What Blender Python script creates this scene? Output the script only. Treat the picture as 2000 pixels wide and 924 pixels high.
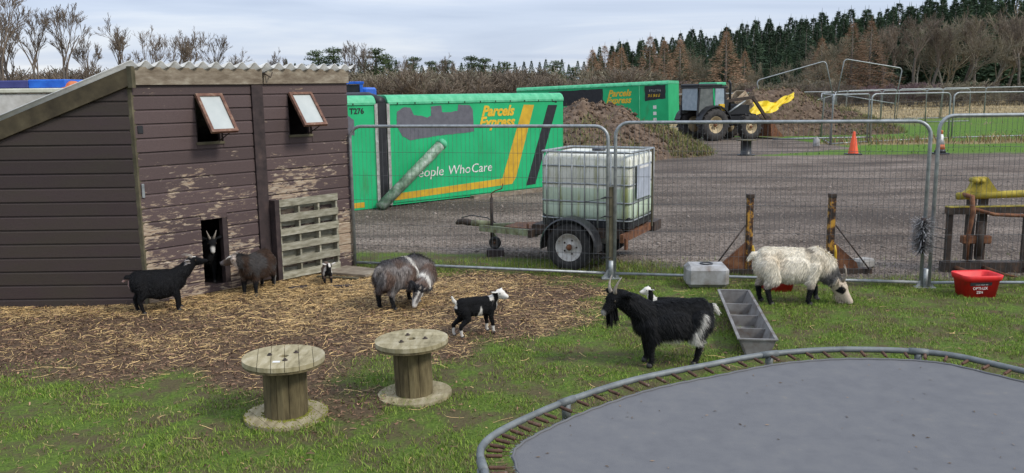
import bpy, bmesh, math, random
import numpy as np
from mathutils import Vector, Matrix
R = math.radians
random.seed(7); RNG = np.random.default_rng(7)
for o in list(bpy.data.objects): bpy.data.objects.remove(o)
SC = bpy.context.scene; COL = SC.collection

# ---------------------------------------------------------------- camera, sky, sun, exposure
cam = bpy.data.objects.new('camera', bpy.data.cameras.new('camera')); COL.objects.link(cam); SC.camera = cam
cam.data.sensor_width = 36; cam.data.lens = 30.6; cam.data.clip_start = .05; cam.data.clip_end = 3000
cam.location = (0, 0, 2.25)
cam.rotation_euler = (Matrix.Rotation(R(90 - 9.484), 3, 'X') @ Matrix.Rotation(-.012, 3, 'Z')).to_euler()
SUN_AZ, SUN_EL = R(118), R(42)          # compass style: 0 = +Y, 90 = +X
W = bpy.data.worlds.new('World'); SC.world = W; W.use_nodes = True
def build_world():
    nt = W.node_tree; nt.nodes.clear(); N = nt.nodes.new; L = nt.links.new
    out = N('ShaderNodeOutputWorld'); mix = N('ShaderNodeMixShader')
    sky = N('ShaderNodeTexSky'); sky.sky_type = 'NISHITA'; sky.sun_disc = False
    sky.sun_elevation = SUN_EL; sky.sun_rotation = SUN_AZ; sky.air_density = 1.0; sky.dust_density = 1.5
    b1 = N('ShaderNodeBackground'); b1.inputs[1].default_value = .10; L(sky.outputs[0], b1.inputs[0])
    tc = N('ShaderNodeTexCoord'); sep = N('ShaderNodeSeparateXYZ'); L(tc.outputs['Generated'], sep.inputs[0])
    mx = N('ShaderNodeMath'); mx.operation = 'MAXIMUM'; L(sep.outputs[2], mx.inputs[0]); mx.inputs[1].default_value = 0
    ad = N('ShaderNodeMath'); ad.operation = 'ADD'; L(mx.outputs[0], ad.inputs[0]); ad.inputs[1].default_value = .07
    dx = N('ShaderNodeMath'); dx.operation = 'DIVIDE'; L(sep.outputs[0], dx.inputs[0]); L(ad.outputs[0], dx.inputs[1])
    dy = N('ShaderNodeMath'); dy.operation = 'DIVIDE'; L(sep.outputs[1], dy.inputs[0]); L(ad.outputs[0], dy.inputs[1])
    cb = N('ShaderNodeCombineXYZ'); L(dx.outputs[0], cb.inputs[0]); L(dy.outputs[0], cb.inputs[1])
    mp = N('ShaderNodeMapping'); mp.inputs['Scale'].default_value = (.30, .42, 1); mp.inputs['Rotation'].default_value = (0, 0, .12); L(cb.outputs[0], mp.inputs[0])
    no = N('ShaderNodeTexNoise'); no.inputs['Scale'].default_value = .9; no.inputs['Detail'].default_value = 7; no.inputs['Roughness'].default_value = .52; no.inputs['Distortion'].default_value = .5
    L(mp.outputs[0], no.inputs[0])
    rp = N('ShaderNodeValToRGB'); e = rp.color_ramp.elements
    e[0].position = .32; e[0].color = (.47, .55, .72, 1); e[1].position = .72; e[1].color = (.90, .93, .97, 1)
    m = e.new(.5); m.color = (.60, .68, .84, 1)
    L(no.outputs[0], rp.inputs[0])
    # overcast luminance rises smoothly towards the zenith
    gr = N('ShaderNodeMath'); gr.operation = 'MULTIPLY_ADD'; L(mx.outputs[0], gr.inputs[0]); gr.inputs[1].default_value = .6; gr.inputs[2].default_value = .57
    b2 = N('ShaderNodeBackground'); L(gr.outputs[0], b2.inputs[1]); L(rp.outputs[0], b2.inputs[0])
    mix.inputs[0].default_value = .88
    L(b1.outputs[0], mix.inputs[1]); L(b2.outputs[0], mix.inputs[2]); L(mix.outputs[0], out.inputs[0])
build_world()
sl = bpy.data.lights.new('sun', 'SUN'); sl.energy = 1.5; sl.angle = R(11); sl.color = (1, .95, .88)
so = bpy.data.objects.new('sun', sl); COL.objects.link(so); so.location = (30, -20, 40)
sd = Vector((math.sin(SUN_AZ) * math.cos(SUN_EL), math.cos(SUN_AZ) * math.cos(SUN_EL), math.sin(SUN_EL)))
so.rotation_euler = sd.to_track_quat('Z', 'Y').to_euler()
VS = SC.view_settings; VS.view_transform = 'Standard'; VS.look = 'None'; VS.exposure = 0.8; VS.gamma = 1; VS.use_curve_mapping = False

# ---------------------------------------------------------------- helpers: objects
def tag(o, label=None, cat=None, group=None, kind=None):
    if label: o['label'] = label
    if cat: o['category'] = cat
    if group: o['group'] = group
    if kind: o['kind'] = kind
    return o
def thing(name, label, cat, loc=(0, 0, 0), rz=0., group=None):
    o = bpy.data.objects.new(name, None); COL.objects.link(o); o.empty_display_size = .1
    o.location = loc; o.rotation_euler = (0, 0, rz)
    return tag(o, label, cat, group)
def link(name, me, parent=None, mat=None):
    o = bpy.data.objects.new(name, me); COL.objects.link(o)
    if mat is not None and not me.materials: me.materials.append(mat)
    if parent is not None: o.parent = parent
    return o
def copy_tree(o, parent=None):
    c = o.copy(); COL.objects.link(c); c.parent = parent
    for ch in o.children: copy_tree(ch, c)
    return c
def mesh_np(name, V, F, col=None, smooth=False):
    """V (n,3), F (m,k) all faces same size k"""
    V = np.asarray(V, np.float32); F = np.asarray(F, np.int32); k = F.shape[1]
    me = bpy.data.meshes.new(name)
    me.vertices.add(len(V)); me.vertices.foreach_set('co', V.ravel())
    me.loops.add(F.size); me.loops.foreach_set('vertex_index', F.ravel())
    me.polygons.add(len(F)); me.polygons.foreach_set('loop_start', np.arange(0, F.size, k, dtype=np.int32))
    if smooth: me.polygons.foreach_set('use_smooth', np.ones(len(F), bool))
    me.update(calc_edges=True)
    if col is not None:
        a = me.color_attributes.new('col', 'FLOAT_COLOR', 'POINT')
        c = np.ones((len(V), 4), np.float32); c[:, :3] = col; a.data.foreach_set('color', c.ravel())
    return me

class MB:
    def __init__(s): s.v = []; s.f = []; s.sm = []
    def add(s, vs, fs, smooth=False):
        b = len(s.v); s.v += [tuple(v) for v in vs]
        for f in fs: s.f.append(tuple(i + b for i in f)); s.sm.append(smooth)
        return s
    def box(s, c, d, M=None):
        x, y, z = d[0] / 2, d[1] / 2, d[2] / 2
        vs = [Vector((i * x, j * y, k * z)) for i in (-1, 1) for j in (-1, 1) for k in (-1, 1)]
        if M is not None: vs = [M @ v for v in vs]
        c = Vector(c); vs = [v + c for v in vs]
        return s.add(vs, [(0, 1, 3, 2), (4, 6, 7, 5), (0, 4, 5, 1), (2, 3, 7, 6), (0, 2, 6, 4), (1, 5, 7, 3)])
    def bar(s, a, b, w, h, up=(0, 0, 1)):
        a = Vector(a); b = Vector(b); d = (b - a); L = d.length; d.normalize(); up = Vector(up)
        if abs(d.dot(up)) > .98: up = Vector((1, 0, 0))
        y = up.cross(d).normalized(); z = d.cross(y)
        M = Matrix((d, y, z)).transposed()
        return s.box((a + b) / 2, (L, w, h), M)
    def tube(s, pts, rad, n=8, caps=True, closed=False):
        P = [Vector(p) for p in pts]; m = len(P)
        if not hasattr(rad, '__len__'): rad = [rad] * m
        vs = []; prev = None
        for i in range(m):
            if closed: t = P[(i + 1) % m] - P[i - 1]
            else: t = P[min(i + 1, m - 1)] - P[max(i - 1, 0)]
            t.normalize()
            if prev is None:
                a = Vector((0, 0, 1)) if abs(t.z) < .9 else Vector((1, 0, 0))
                x = a.cross(t).normalized()
            else: x = (prev - t * prev.dot(t)).normalized()
            prev = x; y = t.cross(x)
            for k in range(n):
                an = 2 * math.pi * k / n
                vs.append(P[i] + (x * math.cos(an) + y * math.sin(an)) * rad[i])
        fs = []
        for i in range(m if closed else m - 1):
            j = (i + 1) % m
            for k in range(n):
                l = (k + 1) % n
                fs.append((i * n + k, i * n + l, j * n + l, j * n + k))
        if caps and not closed:
            fs.append(tuple(range(n))[::-1]); fs.append(tuple((m - 1) * n + k for k in range(n)))
        return s.add(vs, fs, True)
    def lathe(s, prof, n=24, M=None, smooth=True, closed=False):
        vs = []; m = len(prof)
        for (r, z) in prof:
            for k in range(n):
                a = 2 * math.pi * k / n; vs.append(Vector((r * math.cos(a), r * math.sin(a), z)))
        if M is not None: vs = [M @ v for v in vs]
        fs = []
        for i in range(m if closed else m - 1):
            j = (i + 1) % m
            for k in range(n):
                l = (k + 1) % n; fs.append((i * n + k, i * n + l, j * n + l, j * n + k))
        if not closed:
            if prof[0][0] > 1e-4: fs.append(tuple(range(n))[::-1])
            if prof[-1][0] > 1e-4: fs.append(tuple((m - 1) * n + k for k in range(n)))
        return s.add(vs, fs, smooth)
    def prism(s, poly, a, b):
        """poly: list of Vectors (any plane) ; extruded from offset a to offset b (Vectors)"""
        n = len(poly); a = Vector(a); b = Vector(b)
        vs = [Vector(p) + a for p in poly] + [Vector(p) + b for p in poly]
        fs = [tuple(range(n))[::-1], tuple(range(n, 2 * n))]
        fs += [(i, (i + 1) % n, n + (i + 1) % n, n + i) for i in range(n)]
        return s.add(vs, fs)
    def mesh(s, name='mesh', bevel=0, fixn=True):
        me = bpy.data.meshes.new(name); me.from_pydata([tuple(v) for v in s.v], [], s.f)
        me.polygons.foreach_set('use_smooth', np.array(s.sm, bool))
        if fixn or bevel:
            bm = bmesh.new(); bm.from_mesh(me)
            bmesh.ops.recalc_face_normals(bm, faces=bm.faces)
            if bevel: bmesh.ops.bevel(bm, geom=[e for e in bm.edges if len(e.link_faces) == 2 and e.calc_face_angle(0) > .5], offset=bevel, segments=1, affect='EDGES')
            bm.to_mesh(me); bm.free()
        me.update(); return me
    def obj(s, name, mat, parent=None, bevel=0, fixn=True):
        return link(name, s.mesh(name, bevel, fixn), parent, mat)

# ---------------------------------------------------------------- helpers: materials
def new_mat(name):
    m = bpy.data.materials.new(name); m.use_nodes = True; nt = m.node_tree
    return m, nt, nt.nodes['Principled BSDF'], nt.nodes.new, nt.links.new
def ramp(nt, src, stops):
    r = nt.nodes.new('ShaderNodeValToRGB'); e = r.color_ramp.elements
    while len(e) < len(stops): e.new(.5)
    for i, (p, c) in enumerate(stops):
        e[i].position = p; e[i].color = (*c, 1) if hasattr(c, '__len__') else (c, c, c, 1)
    nt.links.new(src, r.inputs[0]); return r.outputs[0]
def noise(nt, scale, detail=5, rough=.55, vec=None, dist=0.):
    n = nt.nodes.new('ShaderNodeTexNoise'); n.inputs['Scale'].default_value = scale; n.inputs['Detail'].default_value = detail
    n.inputs['Roughness'].default_value = rough; n.inputs['Distortion'].default_value = dist
    if vec is not None: nt.links.new(vec, n.inputs['Vector'])
    return n.outputs[0]
def coords(nt, scale=(1, 1, 1), kind='Position'):
    if kind == 'Position': src = nt.nodes.new('ShaderNodeNewGeometry').outputs['Position']
    else: src = nt.nodes.new('ShaderNodeTexCoord').outputs[kind]
    mp = nt.nodes.new('ShaderNodeMapping'); mp.inputs['Scale'].default_value = scale
    nt.links.new(src, mp.inputs[0]); return mp.outputs[0]
def mixc(nt, fac, a, b, mode='MIX'):
    m = nt.nodes.new('ShaderNodeMix'); m.data_type = 'RGBA'; m.blend_type = mode
    for inp, v in ((m.inputs[0], fac), (m.inputs[6], a), (m.inputs[7], b)):
        if hasattr(v, 'is_output') or isinstance(v, bpy.types.NodeSocket): nt.links.new(v, inp)
        elif hasattr(v, '__len__'): inp.default_value = (*v, 1) if len(v) == 3 else v
        else: inp.default_value = v
    return m.outputs[2]
def math_(nt, op, a, b=None, clamp=False):
    m = nt.nodes.new('ShaderNodeMath'); m.operation = op; m.use_clamp = clamp
    for inp, v in ((m.inputs[0], a), (m.inputs[1], b)):
        if v is None: continue
        if isinstance(v, bpy.types.NodeSocket): nt.links.new(v, inp)
        else: inp.default_value = v
    return m.outputs[0]
def bump(nt, bsdf, h, strength=.3, dist=.01):
    b = nt.nodes.new('ShaderNodeBump'); b.inputs['Strength'].default_value = strength; b.inputs['Distance'].default_value = dist
    nt.links.new(h, b.inputs['Height']); nt.links.new(b.outputs[0], bsdf.inputs['Normal'])
def mat_noise(name, stops, scale=6, rough=.7, metal=0., bmp=.2, bscale=None, stretch=(1, 1, 1), kind='Position', spec=.4, rnd=0., detail=6, dist=.005):
    m, nt, b, N, L = new_mat(name)
    v = coords(nt, stretch, kind); n = noise(nt, scale, detail, .6, v)
    c = ramp(nt, n, stops)
    if rnd:
        oi = N('ShaderNodeObjectInfo'); f = math_(nt, 'MULTIPLY_ADD', oi.outputs['Random'], rnd); nt.nodes[-1].inputs[2].default_value = 1 - rnd / 2
        cc = N('ShaderNodeCombineColor'); [L(f, cc.inputs[i]) for i in range(3)]
        c = mixc(nt, 1., c, cc.outputs[0], 'MULTIPLY')
    L(c, b.inputs['Base Color']); b.inputs['Roughness'].default_value = rough; b.inputs['Metallic'].default_value = metal
    b.inputs['Specular IOR Level'].default_value = spec
    if bmp: bump(nt, b, noise(nt, bscale or scale * 3, 5, .6, v), bmp, dist)
    return m
def mat_attr(name, rough=.8, spec=.3, rnd_noise=0., scale=30):
    m, nt, b, N, L = new_mat(name)
    a = N('ShaderNodeAttribute'); a.attribute_name = 'col'; c = a.outputs['Color']
    if rnd_noise:
        n = ramp(nt, noise(nt, scale, 4, .6, coords(nt)), [(.3, 1 - rnd_noise), (.7, 1 + rnd_noise)])
        c = mixc(nt, 1., c, n, 'MULTIPLY')
    L(c, b.inputs['Base Color']); b.inputs['Roughness'].default_value = rough; b.inputs['Specular IOR Level'].default_value = spec
    return m
def hexc(r, g, b):
    f = lambda v: (v / 255 / 12.92) if v / 255 < .04045 else ((v / 255 + .055) / 1.055) ** 2.4
    return (f(r), f(g), f(b))
M = {}
M['galv'] = mat_noise('galvanised_steel', [(.3, (.20, .215, .215)), (.7, (.38, .40, .40))], 14, .5, .5, .15)
M['wire'] = mat_noise('fence_wire', [(.3, (.07, .072, .075)), (.7, (.16, .165, .17))], 10, .5, .3, 0)
M['dark'] = mat_noise('black_rubber', [(.3, (.012, .012, .013)), (.7, (.035, .034, .033))], 12, .75, 0, .2)
M['black_plastic'] = mat_noise('black_plastic', [(.3, (.012, .013, .015)), (.7, (.03, .032, .035))], 8, .4, 0, .1)
M['rust'] = mat_noise('rusty_steel', [(.3, (.06, .028, .016)), (.5, (.16, .065, .03)), (.72, (.25, .12, .055))], 12, .8, .1, .4)
M['old_yellow'] = mat_noise('worn_yellow_paint', [(.42, (.022, .014, .010)), (.52, (.10, .045, .018)), (.57, (.40, .20, .025)), (.75, (.52, .29, .035))], 13, .6, 0, .3)
M['moss_yellow'] = mat_noise('mossy_yellow_paint', [(.3, (.12, .11, .02)), (.5, (.34, .26, .03)), (.7, (.48, .36, .05))], 9, .7, 0, .3)
M['dark_steel'] = mat_noise('dark_rusty_steel', [(.3, (.02, .016, .013)), (.55, (.05, .035, .026)), (.75, (.11, .06, .035))], 14, .75, .1, .3)
M['green_steel'] = mat_noise('algae_green_steel', [(.3, (.10, .075, .04)), (.5, (.22, .23, .12)), (.75, (.33, .36, .24))], 9, .7, 0, .3)
M['red_plastic'] = mat_noise('red_plastic', [(.3, (.55, .012, .015)), (.7, (.68, .025, .025))], 6, .45, 0, .05)
M['white_plastic'] = mat_noise('dirty_white_plastic', [(.25, (.14, .10, .075)), (.45, (.25, .24, .225)), (.7, (.40, .40, .40))], 7, .55, 0, .1)
M['white_paint'] = mat_noise('white_paint', [(.3, (.5, .49, .45)), (.7, (.75, .74, .70))], 12, .6, 0, .1)
M['yellow_paint'] = mat_noise('yellow_paint', [(.3, (.55, .33, .02)), (.7, (.70, .45, .03))], 8, .5, 0, .1)
M['orange'] = mat_noise('orange_plastic', [(.3, (.65, .07, .02)), (.7, (.78, .11, .03))], 8, .5, 0, .05)
M['black_paint'] = mat_noise('black_paint', [(.3, (.008, .009, .011)), (.7, (.02, .021, .024))], 8, .5, 0, .1)
M['glass'] = mat_noise('sky_tinted_glass', [(.3, (.20, .26, .30)), (.7, (.32, .38, .42))], 5, .15, 0, 0, spec=.6)  # blue sky reflection put into the opaque base colour
M['concrete'] = mat_noise('concrete_block', [(.3, (.2, .19, .17)), (.7, (.36, .34, .31))], 14, .9, 0, .3)

# ---------------------------------------------------------------- terrain functions
def vnoise(x, y, seed=0):
    x = np.asarray(x, float); y = np.asarray(y, float)
    xi = np.floor(x).astype(np.int64); yi = np.floor(y).astype(np.int64); fx = x - xi; fy = y - yi
    def h(a, b):
        n = (a * 374761393 + b * 668265263 + seed * 1442695041) & 0x7fffffff
        n = ((n ^ (n >> 13)) * 1274126177) & 0x7fffffff
        return ((n ^ (n >> 16)) & 0xffff) / 65535.
    fx = fx * fx * (3 - 2 * fx); fy = fy * fy * (3 - 2 * fy)
    return (h(xi, yi) * (1 - fx) + h(xi + 1, yi) * fx) * (1 - fy) + (h(xi, yi + 1) * (1 - fx) + h(xi + 1, yi + 1) * fx) * fy
def fbm(x, y, seed=0, o=4):
    s = 0; a = .5; t = 0
    for i in range(o): s = s + a * vnoise(x * 2 ** i, y * 2 ** i, seed + i); t += a; a *= .5
    return s / t
def sstep(a, b, x):
    t = np.clip((np.asarray(x, float) - a) / (b - a), 0, 1); return t * t * (3 - 2 * t)
def gz(x, y):
    x = np.asarray(x, float); y = np.asarray(y, float)
    near = (1 - sstep(12, 20, y))
    z = near * (fbm(x * 1.1, y * 1.1, 3) - .5) * .035 + near * (fbm(x * 6, y * 6, 5, 2) - .5) * .016
    z = z + (1 - near) * (fbm(x * .3, y * .3, 9) - .5) * .06
    z = z + sstep(38, 110, y) * sstep(8, 30, x) * 1.0
    return z
def poly_sd(x, y, P):
    """signed distance to polygon, positive inside"""
    x = np.asarray(x, float); y = np.asarray(y, float)
    d = np.full(x.shape, 1e9); ins = np.zeros(x.shape, bool); n = len(P)
    for i in range(n):
        ax, ay = P[i]; bx, by = P[(i + 1) % n]; ex, ey = bx - ax, by - ay
        t = np.clip(((x - ax) * ex + (y - ay) * ey) / (ex * ex + ey * ey), 0, 1)
        d = np.minimum(d, np.hypot(x - ax - t * ex, y - ay - t * ey))
        c = ((ay > y) != (by > y)) & (x < (bx - ax) * (y - ay) / (by - ay + 1e-12) + ax); ins ^= c
    return np.where(ins, d, -d)
MULCH = [(-7.5, 6.9), (-5.23, 6.81), (-4.25, 6.93), (-3.89, 7.05), (-3.31, 6.72), (-2.42, 6.77), (-1.9, 6.39), (-1.41, 6.29), (-1.45, 7.0), (-1.08, 7.32), (-.45, 7.25), (-.2, 7.66), (.42, 7.85), (.78, 8.69), (1.09, 9.6), (.97, 10.2), (-2.06, 11.12), (-4.2, 12.5), (-8, 12.5)]
GE_X = [-60, -4, -2.28, -.73, .34, 1.98, 2.74, 3.51, 4.43, 4.84, 6.01, 9, 60]
GE_Y = [12.6, 12.5, 12.3, 12.11, 11.63, 11.0, 10.89, 10.43, 10.23, 10.06, 10.0, 9.9, 9.9]
def zones(x, y):
    j = (fbm(x * 2.2, y * 2.2, 21) - .5); j2 = (fbm(x * .6, y * .6, 31) - .5)
    mul = sstep(-.22, .22, poly_sd(x, y, MULCH) + j * .9)
    # worn patch between the spools
    mul = np.maximum(mul, .8 * sstep(.3, .0, np.hypot((x + 1.25) / 1.0, (y - 6.1) / .9) - .25 + j * .6))
    gr = sstep(-.2, .2, y - np.interp(x, GE_X, GE_Y) + j * .8)
    far = np.interp(x, [-60, 2, 8.3, 12.2, 12.9, 60], [75, 48, 41, 41, 29.4, 29.4])
    gr = gr * (1 - sstep(-.5, .5, y - far + j * 1.5))
    wedge = sstep(-.15, .15, np.minimum(y - 29.4, 29.4 + (x - 8.) * .62 - y) + j * .5) * (x > 7.5)
    gr = gr * (1 - wedge * .95)
    # grass island by mound
    dry = sstep(58, 68, y + j2 * 14 + np.interp(x, [10, 40], [16, 0])) + .9 * sstep(1.2, .3, np.abs(y - 35.2 + j2 * 1.5) ) * (x > 11.5)
    dry = np.clip(dry, 0, 1) * (1 - gr)
    lawn = sstep(26, 30, y) * (1 - dry) * (1 - gr)
    return mul, gr, dry, lawn
def axis(segs):
    out = []
    for a, b, st in segs: out += list(np.arange(a, b - st * .5, st))
    return np.array(out + [segs[-1][1]])
def geo(a, b, n): return list(np.geomspace(a, b, n))
def build_ground():
    xs = np.array([-v for v in geo(26, 900, 22)][::-1] + list(axis([(-25, -7, .6), (-7, 8, .1), (8, 25, .35)])) + geo(26, 900, 22))
    ys = np.array([-60, -30, -15, -8, -4, -1, 1, 2.5] + list(axis([(3.5, 12.8, .1), (12.8, 20, .2), (20, 45, .35), (45, 110, 2.)])) + geo(114, 1400, 20))
    X, Y = np.meshgrid(xs, ys); Z = gz(X, Y)
    V = np.stack([X, Y, Z], -1).reshape(-1, 3); nx = len(xs); ny = len(ys)
    i = np.arange(nx - 1)[None, :] + nx * np.arange(ny - 1)[:, None]
    F = np.stack([i, i + 1, i + 1 + nx, i + nx], -1).reshape(-1, 4)
    mul, gr, dry, lawn = zones(V[:, 0], V[:, 1])
    me = mesh_np('ground', V, F, np.stack([mul, gr, dry], -1), True)
    a = me.color_attributes.new('lawn', 'FLOAT_COLOR', 'POINT'); c = np.ones((len(V), 4), np.float32); c[:, :3] = lawn[:, None]; a.data.foreach_set('color', c.ravel())
    m, nt, b, N, L = new_mat('ground'); v = coords(nt)
    at = N('ShaderNodeAttribute'); at.attribute_name = 'col'; sp = N('ShaderNodeSeparateColor'); L(at.outputs['Color'], sp.inputs[0])
    al = N('ShaderNodeAttribute'); al.attribute_name = 'lawn'
    n1 = noise(nt, 3.2, 8, .65, v); n2 = noise(nt, 38, 6, .7, v); n3 = noise(nt, .42, 6, .65, coords(nt, (.6, 1.2, 1)))
    grass = mixc(nt, ramp(nt, n2, [(.35, 0), (.65, 1)]), (.045, .075, .013), (.115, .17, .028))
    grass = mixc(nt, ramp(nt, n1, [(.42, 0), (.58, .85)]), grass, (.085, .062, .036))
    mulch = ramp(nt, n2, [(.3, (.03, .019, .012)), (.5, (.082, .053, .034)), (.72, (.16, .108, .068))])
    mulch = mixc(nt, ramp(nt, n1, [(.4, 0), (.7, .6)]), mulch, (.115, .078, .048))
    peb = N('ShaderNodeTexVoronoi'); peb.inputs['Scale'].default_value = 34; L(v, peb.inputs['Vector'])
    pg = N('ShaderNodeSeparateColor'); L(peb.outputs['Color'], pg.inputs[0])
    gravel = ramp(nt, pg.outputs[0], [(.1, (.09, .072, .059)), (.5, (.16, .134, .112)), (.9, (.245, .212, .18))])
    gmix = ramp(nt, n3, [(.36, (.45, .41, .38)), (.5, (.88, .83, .79)), (.64, (1.25, 1.2, 1.16))])
    gravel = mixc(nt, 1., gravel, gmix, 'MULTIPLY')
    vt = coords(nt, (.16, 1.3, 1)); gravel = mixc(nt, ramp(nt, noise(nt, .7, 5, .6, vt), [(.46, 0), (.62, .75)]), gravel, (.062, .050, .042))
    lawnc = mixc(nt, ramp(nt, n1, [(.35, 0), (.65, 1)]), (.06, .125, .014), (.10, .175, .022))
    dryc = ramp(nt, noise(nt, 1.6, 8, .7, v), [(.3, (.16, .115, .055)), (.55, (.30, .23, .12)), (.75, (.40, .33, .19))])
    c = mixc(nt, al.outputs['Fac'], grass, lawnc)
    c = mixc(nt, sp.outputs[0], c, mulch); c = mixc(nt, sp.outputs[1], c, gravel); c = mixc(nt, sp.outputs[2], c, dryc)
    L(c, b.inputs['Base Color']); b.inputs['Roughness'].default_value = .95; b.inputs['Specular IOR Level'].default_value = .15
    bump(nt, b, math_(nt, 'ADD', n2, peb.outputs['Distance']), .6, .015)
    o = link('ground', me, None, m); tag(o, kind='structure')
build_ground()

# scattered strips (grass blades, straw) --------------------------------------------------
def rects(n, x0, x1, y0, y1): return RNG.uniform(x0, x1, n), RNG.uniform(y0, y1, n)
def blades(name, x, y, z, h, w, lean, col, mat, label, cat=None):
    n = len(x); a = RNG.uniform(0, 2 * np.pi, n); la = RNG.uniform(0, 2 * np.pi, n)
    P = np.stack([x, y, z], -1); sd = np.stack([np.cos(a), np.sin(a), 0 * a], -1) * w[:, None] / 2
    ld = np.stack([np.cos(la), np.sin(la), 0 * a], -1)
    mid = P + ld * (lean * h * .35)[:, None]; mid[:, 2] += h * .6
    top = P + ld * (lean * h)[:, None]; top[:, 2] += h
    V = np.stack([P - sd, P + sd, mid - sd * .8, mid + sd * .8, top], 1).reshape(-1, 3)
    b = np.arange(n)[:, None] * 5
    F = np.concatenate([b + [0, 1, 3], b + [0, 3, 2], b + [2, 3, 4]])
    C = np.repeat(col, 5, 0)
    o = link(name, mesh_np(name, V, F, C), None, mat); return tag(o, label, cat, kind='stuff')
def strips(x, y, z, ln, w, col, curl=.5, tilt=.12):
    n = len(x); a = RNG.uniform(0, 2 * np.pi, n); k = RNG.normal(0, curl, n); S = 4
    P = np.stack([x, y, z], -1); pts = [P]; ang = a.copy(); tz = RNG.normal(0, tilt, n)
    for i in range(S):
        st = np.stack([np.cos(ang), np.sin(ang), tz * (1 if i < 2 else -1)], -1) * (ln / S)[:, None]
        pts.append(pts[-1] + st); ang = ang + k
    pts = np.stack(pts, 1); pts[:, :, 2] = np.maximum(pts[:, :, 2], (gz(pts[:, :, 0], pts[:, :, 1]) + .004))
    pr = np.stack([-np.sin(a), np.cos(a), RNG.uniform(-.7, .7, n)], -1); pr *= (w / 2)[:, None]
    V = np.stack([pts - pr[:, None], pts + pr[:, None]], 2).reshape(-1, 3)     # n,(S+1),2
    b = np.arange(n)[:, None] * (2 * (S + 1)); F = []
    for i in range(S): F.append(b + [2 * i, 2 * i + 1, 2 * i + 3, 2 * i + 2])
    return V, np.concatenate(F), np.repeat(col, 2 * (S + 1), 0)
SHED_POLY = [(-3.95, 9.203), (-2.095, 11.247), (-4.8, 11.247), (-6.65, 9.203)]
def build_litter():
    mb_ = mat_attr('grass_blade', .7, .2)
    # short pen grass
    x, y = rects(620000, -4.6, 8.2, 4.6, 11.5)
    mul, gr, _, _ = zones(x, y); sdT = np.hypot(x - 1.65, y - 2.88)
    d = np.clip(fbm(x * 2.8, y * 2.8, 40, 5) * 3.0 - 1.05, .07, 1) * (1 - mul) * (1 - gr * .97)
    vis = (np.abs(x) < y * .66 + .5) & (poly_sd(x, y, SHED_POLY) < 0)
    k = (RNG.random(len(x)) < d * .8) & vis; x = x[k]; y = y[k]; n = len(x); gr = gr[k]
    f = fbm(x * 1.7, y * 1.7, 44); behind = (y > np.interp(x, [-2.1, 1.16, 4.7, 8], [11.2, 10.3, 9.6, 9.5])).astype(float)
    h = RNG.uniform(.012, .032, n) * (.6 + .9 * f) + behind * RNG.uniform(0, .045, n)
    c0 = np.array([.07, .14, .015]); c1 = np.array([.26, .35, .055]); c2 = np.array([.24, .22, .085])
    t = RNG.random((n, 1)); col = c0 * (1 - t) + c1 * t
    s = (RNG.random(n) < .12 + .22 * behind + .35 * sstep(.55, .68, fbm(x * 4, y * 4, 77)))[:, None]; col = np.where(s, c2 * RNG.uniform(.7, 1.2, (n, 1)), col)
    blades('pen_grass', x, y, gz(x, y) - .002, h, RNG.uniform(.003, .0065, n), RNG.uniform(.2, 1.1, n), col, mb_, 'short green grass growing over the pen and along the wire fence', 'grass')
    # tussocks of dry grass far right, verge of the yard
    x, y = rects(26000, 8, 34, 29, 44); _, gr, dry, lawn = zones(x, y)
    k = (RNG.random(len(x)) < dry * .9 + .05) & (gr < .4); x = x[k]; y = y[k]; n = len(x); dr = dry[k]
    col = np.array([.30, .22, .11]) * RNG.uniform(.5, 1.35, (n, 1)); col = np.where((dr < .3)[:, None], np.array([.08, .15, .02]) * RNG.uniform(.7, 1.3, (n, 1)), col)
    blades('dry_tussocks', x, y, gz(x, y), RNG.uniform(.08, .38, n) * (.3 + dr), RNG.uniform(.02, .04, n), RNG.uniform(.2, 1., n), col, mb_, 'straw coloured dry grass tussocks along the edge of the green field', 'grass')
    x, y = rects(30000, 14, 70, 44, 105); _, gr, dry, lawn = zones(x, y)
    k = (RNG.random(len(x)) < dry) & (gr < .4); x = x[k]; y = y[k]; n = len(x)
    col = np.array([.42, .34, .2]) * RNG.uniform(.7, 1.3, (n, 1))
    blades('dry_meadow', x, y, gz(x, y), RNG.uniform(.05, .18, n), RNG.uniform(.04, .09, n), RNG.uniform(.2, 1., n), col, mb_, 'pale dry meadow grass rising towards the wood', 'grass')
    # straw
    x, y = rects(150000, -6.8, 1.6, 6.2, 11.3); mul, gr, _, _ = zones(x, y); j = fbm(x * 1.8, y * 1.8, 60)
    heap = np.exp(-((x + 2.6) ** 2 / 1.9 + (y - 10.0) ** 2 / .55)) + .8 * np.exp(-((y - 9.0) ** 2 / .05)) * (x < -3.7) + .35 * np.exp(-((x + 1.6) ** 2 / 1.3 + (y - 8.9) ** 2 / .7))
    d = mul * np.clip(.07 + .6 * np.clip(j * 2.2 - .75, 0, 1) * sstep(6.6, 8.6, y) + heap, 0, 1)
    k = (RNG.random(len(x)) < d * .8) & (poly_sd(x, y, SHED_POLY) < .25); x = x[k]; y = y[k]
    x2, y2 = rects(2400, -4.5, 6.5, 4.7, 10.2); m2 = zones(x2, y2)[0]; k = (RNG.random(2400) < .42) & (np.hypot(x2 - 1.65, y2 - 2.88) > 1.7); x2 = x2[k]; y2 = y2[k]
    x = np.r_[x, x2]; y = np.r_[y, y2]; n = len(x)
    hp = np.exp(-((x + 2.6) ** 2 / 1.9 + (y - 10.0) ** 2 / .55))
    c = np.array([.66, .44, .18]) * RNG.uniform(.22, 1.25, (n, 1)) ** 1.2 + RNG.uniform(0, .05, (n, 1)) * np.array([1, 1, .9])
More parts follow.
